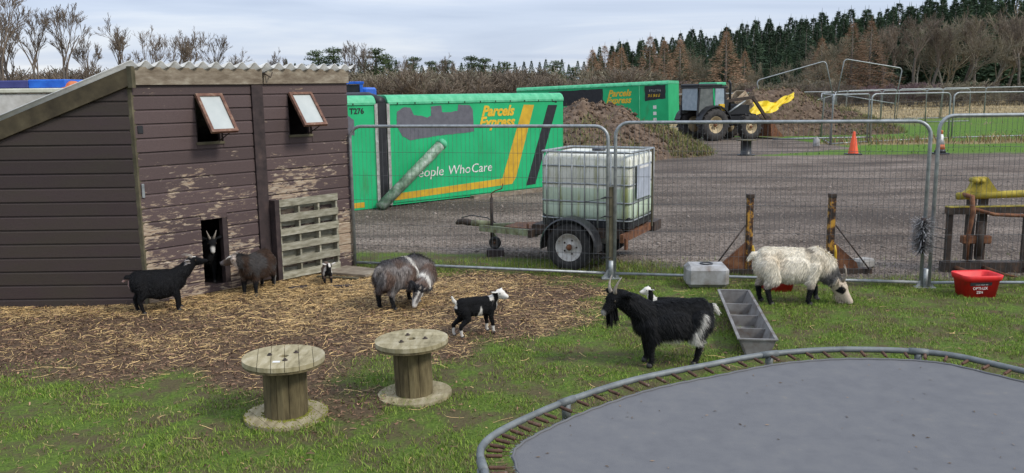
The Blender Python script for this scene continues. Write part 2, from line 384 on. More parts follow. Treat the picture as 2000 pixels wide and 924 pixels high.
    V, F, C = strips(x, y, gz(x, y) + .004 + RNG.uniform(0, .03, n) * (.3 + hp), RNG.uniform(.03, .2, n) ** 1.15 * 1.2, RNG.uniform(.002, .0045, n), c, .3)
    o = link('straw_litter', mesh_np('straw_litter', V, F, C), None, mat_attr('straw', .65, .3)); tag(o, 'loose golden straw strewn over the bare ground before the shed', 'straw', kind='stuff')
    # wood chips / dead leaves
    x, y = rects(120000, -6.8, 6.5, 4.8, 11.3); mul, gr, _, _ = zones(x, y)
    k = (RNG.random(len(x)) < mul * .55 + .04) & (poly_sd(x, y, SHED_POLY) < 0) & (gr < .3); x = x[k]; y = y[k]; n = len(x)
    c = np.array([.15, .09, .055]) * RNG.uniform(.3, 1.7, (n, 1)) * np.where(RNG.random((n, 1)) < .06, 2., 1.)
    V, F, C = strips(x, y, gz(x, y) + .003 + RNG.uniform(0, .012, n), RNG.uniform(.012, .055, n), RNG.uniform(.004, .012, n), c, .35, .5)
    o = link('bark_mulch', mesh_np('bark_mulch', V, F, C), None, mat_attr('mulch', .9, .2)); tag(o, 'brown bark mulch and trampled debris covering the pen floor', 'mulch', kind='stuff')
    # gravel stones
    n = 26000; x = RNG.uniform(-5, 12, n); y = 10 + RNG.random(n) ** 1.6 * 14; _, gr, _, _ = zones(x, y)
    k = (RNG.random(n) < gr * .9) & (np.abs(x) < y * .66 + .5); x = x[k]; y = y[k]; n = len(x)
    U = np.array([(1, 0, 0), (-1, 0, 0), (0, 1, 0), (0, -1, 0), (0, 0, 1), (0, 0, -1)], float)
    T = np.array([(0, 2, 4), (2, 1, 4), (1, 3, 4), (3, 0, 4), (2, 0, 5), (1, 2, 5), (3, 1, 5), (0, 3, 5)])
    s = RNG.uniform(.008, .022, (n, 1, 1)) * (1 + (RNG.random((n, 1, 1)) < .03) * 1.2)
    a = RNG.uniform(0, 6.28, n); ca = np.cos(a)[:, None]; sa = np.sin(a)[:, None]
    V = U[None] * s * RNG.uniform(.6, 1.3, (n, 6, 1)) * np.array([1, 1, .6]); V = np.stack([V[..., 0] * ca - V[..., 1] * sa, V[..., 0] * sa + V[..., 1] * ca, V[..., 2]], -1)
    V += np.stack([x, y, gz(x, y) + .002], -1)[:, None]
    F = (np.arange(n)[:, None, None] * 6 + T[None]).reshape(-1, 3)
    C = np.repeat(np.array([.185, .155, .13]) * RNG.uniform(.5, 1.5, (n, 1)), 6, 0)
    o = link('gravel_stones', mesh_np('gravel_stones', V.reshape(-1, 3), F, C), None, mat_attr('gravel', .9, .2)); tag(o, 'loose grey gravel stones spread over the yard beyond the fence', 'gravel', kind='stuff')
build_litter()

# ================================================================ SHED
def shed_material(name, base, wear_lo, wear_hi, algae):
    m, nt, b, N, L = new_mat(name)
    pos = N('ShaderNodeNewGeometry').outputs['Position']; sp = N('ShaderNodeSeparateXYZ'); L(pos, sp.inputs[0])
    v = coords(nt, (1, 1, 4.2)); n = noise(nt, 8, 10, .72, v, .4); fine = noise(nt, 60, 4, .6, coords(nt, (1, 1, 4)))
    zf = N('ShaderNodeMapRange'); L(sp.outputs[2], zf.inputs[0]); zf.inputs[1].default_value = .2; zf.inputs[2].default_value = 1.9; zf.inputs[3].default_value = wear_lo; zf.inputs[4].default_value = wear_hi
    patch = noise(nt, 1.3, 3, .5, coords(nt, (1, 1, 1.6))); pm = math_(nt, 'MULTIPLY_ADD', patch, .75); nt.nodes[-1].inputs[2].default_value = -.375
    q = math_(nt, 'ADD', math_(nt, 'SUBTRACT', n, zf.outputs[0]), pm)
    wear = ramp(nt, q, [(.0, 0), (.05, 1)])
    oi = N('ShaderNodeObjectInfo'); r = math_(nt, 'MULTIPLY_ADD', oi.outputs['Random'], .35); nt.nodes[-1].inputs[2].default_value = .82
    paint = mixc(nt, ramp(nt, fine, [(.3, 0), (.7, 1)]), [c * .78 for c in base], [c * 1.2 for c in base])
    cc = N('ShaderNodeCombineColor'); [L(r, cc.inputs[i]) for i in range(3)]
    paint = mixc(nt, 1., paint, cc.outputs[0], 'MULTIPLY')
    if algae:
        am = ramp(nt, math_(nt, 'ADD', noise(nt, 1.1, 5, .6, v), math_(nt, 'MULTIPLY', fine, .2)), [(.5, 0), (.75, algae)])
        paint = mixc(nt, am, paint, (.045, .045, .018))
    wood = ramp(nt, noise(nt, 9, 6, .6, coords(nt, (1, 1, 9))), [(.25, (.15, .085, .06)), (.5, (.33, .25, .17)), (.75, (.46, .41, .33))])
    L(mixc(nt, wear, paint, wood), b.inputs['Base Color'])
    b.inputs['Roughness'].default_value = .62; b.inputs['Specular IOR Level'].default_value = .35
    bump(nt, b, math_(nt, 'SUBTRACT', fine, wear), .35, .004)
    return m
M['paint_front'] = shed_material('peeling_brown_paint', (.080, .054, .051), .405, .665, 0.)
M['paint_side'] = shed_material('shaded_algae_brown_paint', (.050, .034, .032), .83, .9, .28)  # front wall paint darkened as the less lit side, plus green algae
M['weather'] = mat_noise('weathered_timber', [(.3, (.12, .09, .06)), (.55, (.22, .18, .13)), (.75, (.34, .30, .23))], 7, .85, 0, .4, stretch=(1, 1, 2.5), bscale=22)
M['mossy_timber'] = mat_noise('mossy_timber', [(.3, (.05, .045, .022)), (.55, (.10, .085, .05)), (.75, (.16, .14, .08))], 6, .85, 0, .4, bscale=22)
M['verge'] = mat_noise('verge_timber', [(.3, (.035, .027, .015)), (.55, (.07, .055, .03)), (.75, (.11, .09, .05))], 6, .85, 0, .4, bscale=22)
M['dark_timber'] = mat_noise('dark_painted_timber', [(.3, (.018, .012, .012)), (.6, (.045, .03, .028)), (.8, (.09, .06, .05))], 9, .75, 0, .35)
M['pallet'] = mat_noise('grey_green_pallet_wood', [(.28, (.13, .12, .08)), (.5, (.25, .235, .17)), (.75, (.40, .385, .31))], 8, .85, 0, .4, stretch=(1, 1, 4), bscale=25, rnd=.35)
M['sheet'] = mat_noise('corrugated_cement_sheet', [(.3, (.40, .40, .38)), (.7, (.60, .60, .58))], 9, .7, 0, .2)
M['frost'] = mat_noise('frosted_pane', [(.3, (.36, .39, .37)), (.7, (.46, .48, .45))], 4, .3, 0, .05, spec=.5)
M['frame_wood'] = mat_noise('worn_red_brown_frame', [(.3, (.07, .03, .022)), (.55, (.17, .085, .055)), (.8, (.30, .22, .15))], 14, .75, 0, .3)
A = Vector((-3.954, 9.203, 0)); U = Vector((.67288, .73975, 0)); NN = Vector((U.y, -U.x, 0)); ZZ = Vector((0, 0, 1))
LEN = 2.763; SL = .388; BK = Vector((-1, 0, 0)); DEPTH = 2.7
def wp(s, z, n=0.): return U * s + ZZ * z + NN * n      # relative to A
def build_shed():
    sh = thing('goat_shed', 'brown wooden field shed with corrugated roof, peeling boards and two propped windows', 'shed', A)
    prof = lambda z0, z1: [(0, z0), (.024, z0), (.022, z1 - .028), (.008, z1 - .012), (.007, z1), (0, z1)]
    opens = [(.66, .985, .10, .86), (.685, 1.005, 1.722, 2.248), (1.88, 2.205, 1.75, 2.252), (1.385, 1.535, -1, 3)]
    fw = bpy.data.objects.new('front_wall', None); COL.objects.link(fw); fw.parent = sh
    lw = bpy.data.objects.new('side_wall', None); COL.objects.link(lw); lw.parent = sh
    H0, ROW = .02, .149; nr = 16
    for i in range(nr):
        z0 = H0 + i * ROW; z1 = min(z0 + ROW, 2.40)
        bs = sorted({0., LEN} | {o[0] for o in opens} | {o[1] for o in opens})
        # merge intervals with same z cut list
        run = []
        for a, b in zip(bs[:-1], bs[1:]):
            zs = [(z0, z1)]
            for o in opens:
                if o[0] < (a + b) / 2 < o[1]:
                    nz = []
                    for (p, q) in zs:
                        if o[2] > p: nz.append((p, min(q, o[2])))
                        if o[3] < q: nz.append((max(p, o[3]), q))
                    zs = [t for t in nz if t[1] - t[0] > .012]
            if run and run[-1][2] == zs and abs(run[-1][1] - a) < 1e-6: run[-1][1] = b
            else: run.append([a, b, zs])
        for a, b, zs in run:
            for (p, q) in zs:
                mb = MB(); full = q - p > .1
                pr = prof(p, q) if full else [(0, p), (.022, p), (.022, q), (0, q)]
                w = random.uniform(-.002, .002)
                a2 = a + (.002 if a > 0 else -.0); 
                mb.prism([wp(a2, z, n + w) for n, z in pr], (0, 0, 0), U * (b - a2 - .002))
                mb.obj('board', M['paint_front'], fw)
    # side wall boards under the verge
    zr = lambda x: 2.40 - SL * x          # x = distance back from corner
    for i in range(17):
        z0 = -.05 + i * .15; z1 = z0 + .15
        xb = min((2.40 - z0) / SL, DEPTH); xt = min((2.40 - z1) / SL, DEPTH)
        if xb <= .05: continue
        if xt < 0: xt = .0; z1 = 2.40
        pr = prof(z0, z1) if z1 - z0 > .06 else [(0, z0), (.024, z0), (.024, z1), (0, z1)]
        def bx(z): return min((2.40 - z) / SL, DEPTH)
        v = []
        for n, z in pr: v.append(Vector((-.012, -n, z)))
        for n, z in pr: v.append(Vector((-max(bx(z), .02), -n, z)))
        k = len(pr); mb = MB()
        mb.add(v, [tuple(range(k)), tuple(range(k, 2 * k))[::-1]] + [(j, (j + 1) % k, k + (j + 1) % k, k + j) for j in range(k)])
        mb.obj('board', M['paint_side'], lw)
    # corner post, hidden rear and far walls, floor
    MB().box((-.004, -.004, 1.19), (.05, .05, 2.42), Matrix.Rotation(R(-18), 3, 'Z')).obj('corner_trim', M['mossy_timber'], sh)
    B = U * LEN; zb = 2.54 - SL * DEPTH
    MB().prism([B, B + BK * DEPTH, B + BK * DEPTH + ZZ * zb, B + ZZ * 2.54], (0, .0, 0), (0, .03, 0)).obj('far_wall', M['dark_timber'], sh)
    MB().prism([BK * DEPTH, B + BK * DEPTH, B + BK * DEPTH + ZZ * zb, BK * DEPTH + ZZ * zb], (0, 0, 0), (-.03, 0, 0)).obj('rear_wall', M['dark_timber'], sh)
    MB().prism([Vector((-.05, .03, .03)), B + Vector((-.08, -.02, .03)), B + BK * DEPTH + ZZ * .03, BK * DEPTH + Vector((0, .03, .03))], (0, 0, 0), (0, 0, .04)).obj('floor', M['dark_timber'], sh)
    # roof
    n = 18 * 10; vs = []; s0, s1 = -.02, LEN + .09
    D = Vector((-1, 0, -SL))
    for i in range(n + 1):
        s = s0 + (s1 - s0) * i / n; h = .030 * math.cos(2 * math.pi * i / 10)
        fr = U * s + NN * .10 + ZZ * (2.583 + h)
        vs += [fr, fr + D * (DEPTH + .25)]
    b = len(vs); vs += [v + Vector((0, 0, -.008)) for v in vs]
    fs = []
    for i in range(n):
        a = 2 * i; fs += [(a, a + 1, a + 3, a + 2), (b + a, b + a + 2, b + a + 3, b + a + 1), (a, a + 2, b + a + 2, b + a), (a + 1, b + a + 1, b + a + 3, a + 3)]
    fs += [(0, b, b + 1, 1), (2 * n, 2 * n + 1, b + 2 * n + 1, b + 2 * n)]
    MB().add(vs, fs, True).obj('roof', M['sheet'], sh)
    # fascias
    MB().prism([wp(.0, 2.36), wp(1.53, 2.365), wp(1.53, 2.535), wp(.0, 2.545)], NN * .026, NN * .058).obj('fascia_board', M['weather'], sh)
    MB().prism([wp(1.545, 2.368), wp(LEN + .01, 2.375), wp(LEN + .01, 2.545), wp(1.62, 2.54), wp(1.60, 2.50), wp(1.56, 2.49)], NN * .027, NN * .055).obj('fascia_board', M['weather'], sh)
    MB().prism([Vector((.03, 0, 2.36)), Vector((.03, 0, 2.545)), Vector((-DEPTH - .1, 0, 2.545 - SL * (DEPTH + .13))), Vector((-DEPTH - .1, 0, 2.36 - SL * (DEPTH + .13)))], (0, -.058, 0), (0, -.028, 0)).obj('verge_board', M['verge'], sh)
    MB().box((.035, -.045, 2.44), (.06, .05, .22), Matrix.Rotation(R(-20), 3, 'Z')).obj('corner_block', M['mossy_timber'], sh)
    MB().tube([wp(1.56, 2.49, .05), wp(1.60, 2.44, .12), wp(1.64, 2.50, .10)], .008, 6).obj('bracket', M['dark_steel'], sh)
    # post between bays, door jamb
    MB().prism([wp(1.388, .05), wp(1.532, .05), wp(1.532, 2.365), wp(1.388, 2.365)], NN * .002, NN * .045).obj('post', M['dark_timber'], sh)
    MB().prism([wp(.925, .1), wp(.985, .1), wp(.985, .86), wp(.925, .86)], NN * -.06, NN * .018).obj('door_jamb', M['dark_timber'], sh)
    MB().prism([wp(.655, .86), wp(.99, .86), wp(.99, .885), wp(.655, .885)], NN * -.05, NN * .012).obj('door_lintel', M['dark_timber'], sh)
    # windows
    for (a, b, z0, z1, ang) in ((.685, 1.005, 1.722, 2.248, 37), (1.88, 2.205, 1.75, 2.252, 38)):
        w = bpy.data.objects.new('window', None); COL.objects.link(w); w.parent = sh
        MB().prism([wp(a - .01, z0 - .02), wp(b + .01, z0 - .02), wp(b + .01, z0 + .008), wp(a - .01, z0 + .008)], NN * -.04, NN * .035).obj('sill', M['mossy_timber'], w)
        for c in (a + .012, b - .012): MB().prism([wp(c - .012, z0 + .01), wp(c + .012, z0 + .01), wp(c + .012, z1), wp(c - .012, z1)], NN * -.05, NN * -.005).obj('jamb', M['dark_timber'], w)
        Lh = z1 - z0 - .01; hinge = wp(a, z1 - .002, .03); dn = (-ZZ * math.cos(R(ang)) + NN * math.sin(R(ang))); nm = (NN * math.cos(R(ang)) + ZZ * math.sin(R(ang)))
        P = lambda s, t: hinge + U * s + dn * t
        wd = b - a; t = .034
        fb = bpy.data.objects.new; 
        for (q0, q1, r0, r1) in ((0, wd, 0, t), (0, wd, Lh - t, Lh), (0, t, t, Lh - t), (wd - t, wd, t, Lh - t)):
            MB().prism([P(q0, r0), P(q1, r0), P(q1, r1), P(q0, r1)], nm * 0, nm * .035).obj('frame_bar', M['frame_wood'], w)
        MB().prism([P(t - .004, t - .004), P(wd - t + .004, t - .004), P(wd - t + .004, Lh - t + .004), P(t - .004, Lh - t + .004)], nm * .012, nm * .017).obj('pane', M['frost'], w)
        MB().tube([wp(b - .04, z0 + .015, .01), P(wd - .07, Lh - .02)], .006, 6).obj('stay', M['dark_steel'], w)
    # hasp on the corner; black box painted as the dark of a hole
    MB().box(wp(.03, 1.25, .034), (.03, .012, .15), Matrix.Rotation(R(35), 3, 'Z')).obj('hasp', M['galv'], sh, .004)
    MB().box(wp(.055, 1.895, .016), (.06, .03, .085), Matrix.Rotation(R(47), 3, 'Z')).obj('dark_hole_box', M['black_plastic'], sh, .004)
    MB().prism([wp(1.54, .0), wp(1.60, .0), wp(1.60, 1.0), wp(1.54, 1.0)], NN * .026, NN * .15).obj('side_board', M['dark_timber'], sh)
    # pallet leaning on the wall
    p = thing('pallet', 'grey weathered wooden pallet leaning upright against the shed wall', 'pallet', A)
    a, b, z0, z1 = 1.605, 2.455, .03, 1.005
    for j in range(6):
        c = z0 + .045 + j * (z1 - z0 - .09) / 5; k = random.uniform(-.004, .004)
        MB().prism([wp(a, c - .043 + k, 0), wp(b, c - .043 + k + .006, 0), wp(b, c + .043 + k + .006, 0), wp(a, c + .043 + k, 0)], NN * .128, NN * .146).obj('slat', M['pallet'], p)
    for c in (a + .012, a + .285, a + .57, b - .012):
        MB().prism([wp(c - .012, z0), wp(c + .012, z0), wp(c + .012, z1 - .02), wp(c - .012, z1 - .02)], NN * .042, NN * .1275).obj('stringer', M['pallet'], p)
    for j in range(5):
        c = z0 + .07 + j * .205; e = a + (.0 if j else .02)
        MB().prism([wp(e, c - .05), wp(b, c - .05), wp(b, c + .05), wp(e, c + .05)], NN * .026, NN * .0415).obj('back_slat', M['pallet'], p)
    # timber boards on the ground by the shed end
    t = thing('timber_sheet', 'weathered plywood sheet lying flat on the straw by the shed corner', 'board', (-2.05, 10.72, .02))
    MB().prism([Vector((-.32, -.05, 0)), Vector((.25, -.28, 0)), Vector((.42, .05, 0)), Vector((-.1, .35, 0))], (0, 0, 0), (0, 0, .03)).obj('sheet', M['weather'], t)
    MB().bar((-.35, -.22, .0), (.18, -.42, .01), .06, .035).obj('batten', M['mossy_timber'], t)
    for (x, y, rz, l) in ((-2.5, 9.92, .5, .22), (-1.98, 9.95, .25, .2)):
        q = MB().box((0, 0, .015), (l, .07, .03)).obj('wood_offcut', M['dark_timber'], None, .004); q.location = (x, y, .005); q.rotation_euler = (0, 0, rz)
        tag(q, 'dark wood offcut lying under the feet of the tiny brown kid' if x > -2.2 else 'dark wood offcut half buried in straw before the pallet', 'wood')
build_shed()

# ================================================================ FENCE PANELS
def fence_panel_mesh(w, h, rad=.021, corner=.16, dv=.055, wr=.0021):
    mb = MB(); pts = [(0, 0, .0), (0, 0, h - corner)]
    for k in range(1, 6): a = k / 6 * math.pi / 2; pts.append((corner - corner * math.cos(a), 0, h - corner + corner * math.sin(a)))
    pts += [(corner, 0, h), (w - corner, 0, h)]
    for k in range(1, 6): a = k / 6 * math.pi / 2; pts.append((w - corner + corner * math.sin(a), 0, h - corner + corner * math.cos(a)))
    pts += [(w, 0, h - corner), (w, 0, 0)]
    mb.tube(pts, rad, 10); frame = mb.mesh('frame')
    rail = MB().tube([(rad, 0, .06), (w - rad, 0, .06)], rad * .85, 8).mesh('rail')
    mb = MB(); n = int(w / dv)
    for i in range(1, n):
        x = w * i / n; top = h
        if x < corner: top = h - corner + math.sqrt(max(0, corner ** 2 - (corner - x) ** 2))
        if x > w - corner: top = h - corner + math.sqrt(max(0, corner ** 2 - (x - w + corner) ** 2))
        mb.tube([(x, 0, .06), (x + random.uniform(-.004, .004), random.uniform(-.006, .006), h * .5), (x, 0, top)], wr, 3, False)
    for z in (.30, .58, .90, 1.22, 1.52):
        mb.tube([(0, wr * 2, z * h / 1.85), (w, wr * 2, z * h / 1.85)], wr * 1.15, 3, False)
    return frame, rail, mb.mesh('wire_mesh', fixn=False)
def panel(label, meshes, a, b, tilt=0., group=None):
    a = Vector(a); b = Vector(b); d = b - a
    o = thing('wire_fence', label, 'fence', a, 0, group)
    x = d.normalized(); z = Vector((0, 0, 1)); y = z.cross(x).normalized(); z = x.cross(y)
    if tilt: z = (z + y * tilt).normalized(); y = z.cross(x)
    o.matrix_world = Matrix.Translation(a) @ Matrix((x, y, z)).transposed().to_4x4()
    for nm, me, m in zip(('frame', 'bottom_rail', 'wire_mesh'), meshes, (M['galv'], M['galv'], M['wire'])):
        c = link(nm, me, o, m)
        if nm == 'wire_mesh': c['kind'] = 'stuff'
    return o
def build_fence():
    fences = []
    for lab, a, b, ha in (('round-cornered wire mesh fence panel beside the shed, in front of the tank trailer', (-2.06, 11.20, .0), (1.15, 10.33, .0), 1.83),
                          ('round-cornered wire mesh fence panel between the timber post and the grey brush', (1.235, 10.31, .0), (4.62, 9.62, .0), 1.87),
                          ('round-cornered wire mesh fence panel behind the full view red feed tub', (4.70, 9.60, .0), (8.1, 9.45, .0), 1.93)):
        L = (Vector(b) - Vector(a)).length
        if 'tank' in lab: b = (1.15, 10.33, .0)
        fences.append(panel(lab, fence_panel_mesh(L, ha), a, b))
    def foot(x, y, par):
        t = bpy.data.objects.new('foot', None); COL.objects.link(t); t.parent = par
        t.matrix_parent_inverse = par.matrix_world.inverted(); t.location = (x, y, 0)
        for s in (-1, 1):
            MB().prism([Vector((s * .03, 0, 0)), Vector((s * .12, 0, 0)), Vector((s * .03, 0, .12))], (0, -.006, 0), (0, .006, 0)).obj('gusset', M['galv'], t)
        MB().box((0, 0, .006), (.22, .10, .012)).obj('base_plate', M['galv'], t)
        MB().tube([(0, .0, .0), (0, .0, .22)], .031, 8).obj('socket', M['galv'], t)
    foot(4.66, 9.61, fences[1])
    foot(1.19, 10.30, fences[0])
    # timber stake tied between the first two panels
    t = thing('timber_stake', 'mossy square timber stake tied between two fence panels', 'stake', (1.193, 10.335, 0))
    MB().box((0, 0, .54), (.055, .055, 1.14)).obj('stake', M['mossy_timber'], t, .004)
    for z in (.25, .75, .98):
        MB().tube([(-.055 + .055 * 0 + .07 * math.cos(k / 10 * 6.283), .045 * math.sin(k / 10 * 6.283), z + .01 * math.sin(k)) for k in range(10)], .005, 5, closed=True).obj('tie', M['black_plastic'], t)
    MB().tube([(-.06, -.03, .98), (-.2, -.05, .96), (-.33, -.04, .935)], .004, 5).obj('tie_end', M['black_plastic'], t)
    # brush on the other post
    b = thing('scratching_brush', 'bristly grey and white yard brush tied to the fence post', 'brush', (4.565, 9.54, .61))
    MB().tube([(0, 0, -.2), (0, 0, .2)], .03, 8).obj('core', M['dark_timber'], b)
    n = 1500; a = RNG.uniform(0, 6.283, n); z = RNG.uniform(-.18, .18, n); r = RNG.uniform(.10, .15, n)
    P = np.stack([.02 * np.cos(a), .02 * np.sin(a), z], -1); Q = np.stack([r * np.cos(a), r * np.sin(a), z + RNG.normal(0, .03, n)], -1)
    s = np.stack([-np.sin(a), np.cos(a), 0 * a], -1) * .0035
    V = np.stack([P - s, P + s, Q + s * .6, Q - s * .6], 1).reshape(-1, 3); F = np.arange(n)[:, None] * 4 + np.array([[0, 1, 2, 3]])
    C = np.repeat(np.where(RNG.random((n, 1)) < .5, .05, .42) * RNG.uniform(.6, 1.2, (n, 1)) * np.ones((1, 3)), 4, 0)
    o = link('bristles', mesh_np('bristles', V, F, C), b, mat_attr('bristle', .7)); o['kind'] = 'stuff'
    for z in (.10, 0., -.12): MB().tube([(0, .02, z), (.12, .05, z - .01), (.30, .07, z - .05)], .005, 5).obj('tie', M['black_plastic'], b)
build_fence()

# ================================================================ CABLE DRUMS
M['drum'] = mat_noise('weathered_drum_wood', [(.28, (.14, .115, .055)), (.5, (.29, .245, .14)), (.75, (.44, .39, .27))], 5, .85, 0, .4, stretch=(3.5, 1, 1), bscale=26, rnd=.22, kind='Object')
M['stave'] = mat_noise('mossy_drum_stave', [(.28, (.045, .034, .014)), (.5, (.105, .082, .038)), (.75, (.185, .15, .075))], 8, .85, 0, .4, stretch=(3, 3, .6), bscale=26, rnd=.3, kind='Object')
M['moss'] = mat_noise('yellow_green_moss', [(.3, (.09, .10, .012)), (.7, (.24, .24, .03))], 40, .95, 0, .8)
def disc_planks(par, name, r, z0, z1, cuts, rh, rot, mat):
    Mr = Matrix.Rotation(rot, 3, 'Z')
    for a, b in zip(cuts[:-1], cuts[1:]):
        a += .0018; b -= .0018; n = max(4, int((b - a) / r * 26)); mb = MB()
        for sgn in (1, -1):
            xs = [a + (b - a) * i / n for i in range(n + 1)]; lo = []; hi = []
            for x in xs:
                hi.append(math.sqrt(max(r * r - x * x, 1e-6))); lo.append(math.sqrt(max(rh * rh - x * x, 0)) if abs(x) < rh else 0.)
            vs = []
            for x, l, h in zip(xs, lo, hi): vs += [Mr @ Vector((x, sgn * l, z0)), Mr @ Vector((x, sgn * h, z0)), Mr @ Vector((x, sgn * h, z1)), Mr @ Vector((x, sgn * l, z1))]
            fs = []
            for i in range(n):
                p = 4 * i; q = p + 4
                for k in range(4):
                    if k == 3 and lo[i] == 0 and lo[i + 1] == 0: continue
                    fs.append((p + k, p + (k + 1) % 4, q + (k + 1) % 4, q + k))
            fs += [(0, 1, 2, 3), (4 * n, 4 * n + 3, 4 * n + 2, 4 * n + 1)]
            mb.add(vs, fs)
        mb.obj(name, mat, par)
def cable_drum(label, x, y, r, h, rd, rot, moss, lean=(0, 0), cuts=None):
    t = thing('cable_drum', label, 'cable drum', (x, y, float(gz(x, y)) - .006)); t.rotation_euler = (lean[0], lean[1], 0)
    th = .032; c = cuts or (-1, -.62, -.3, .02, .36, .7, 1)
    disc_planks(t, 'top_plank', r, h - th, h, [q * r for q in c], .033, rot, M['drum'])
    disc_planks(t, 'under_plank', r * .985, h - th - .018, h - th - .001, [q * r * .985 for q in (-1, -.5, 0, .5, 1)], .033, rot + 1.57, M['stave'])
    disc_planks(t, 'base_plank', r * 1.02, .0, .028, [q * r * 1.02 for q in (-1, -.66, -.33, 0, .33, .66, 1)], .033, rot + .4, M['drum'])
    n = 11
    for k in range(n):
        a0 = 2 * math.pi * k / n + .012; a1 = 2 * math.pi * (k + 1) / n - .012; mb = MB(); ri = rd - .022
        am = (a0 + a1) / 2; dr = random.uniform(-.0025, .0025)
        pl = [Vector((rr * math.cos(a), rr * math.sin(a), .029)) for rr, a in ((ri, a0), (rd + dr, a0), (rd + dr + .004, am), (rd + dr, a1), (ri, a1))]
        mb.prism(pl, (0, 0, 0), (0, 0, h - th - .048)).obj('stave', M['stave'], t)
    for k in range(3):
        a = rot + .6 + k * 2.1; bx, by = .105 * math.cos(a), .105 * math.sin(a)
        b = MB().lathe([(.020, h), (.020, h + .003), (.010, h + .004), (.010, h + .014), (.0, h + .015)], 8).obj('bolt', M['dark_steel'], t); b.location = (bx, by, 0)
    if moss:
        m = MB(); n = 900; vs = []; fs = []
        for i in range(n):
            ring = i % 3
            a = random.uniform(0, 6.283)
            if ring < 2:
                rr = rd + random.expovariate(60); z = .028
                if math.cos(a - .3) < -.2 and random.random() < .6: continue
            else: rr = r * 1.02 - random.expovariate(90); z = .028
            if ring == 2 and random.random() < .3: z = random.uniform(.0, .028); rr = r * 1.022
            p = Vector((rr * math.cos(a), rr * math.sin(a), z)); s = random.uniform(.003, .008)
            m.add([p + Vector((s, 0, 0)), p + Vector((-s * .5, s * .8, 0)), p + Vector((-s * .5, -s * .8, 0)), p + Vector((0, 0, s * 1.3))], [(0, 1, 3), (1, 2, 3), (2, 0, 3)])
        o = m.obj('moss', M['moss'], t); o['kind'] = 'stuff'
    return t
def build_drums():
    cable_drum('wooden cable drum with yellow moss round its base and a pale plate on top', -1.61, 5.86, .283, .445, .148, .25, True, (0, .012))
    t = cable_drum('clean grey wooden cable drum nearer the grazing brown goat', -.745, 6.27, .272, .445, .140, 1.35, False, (.0, -.03))
    p = MB().box((0, 0, .0), (.05, .035, .002)).obj('metal_plate', M['white_paint'], [o for o in COL.objects if o.name == 'cable_drum'][0]); p.location = (-.015, -.135, .4465); p.rotation_euler = (0, 0, .1)
build_drums()

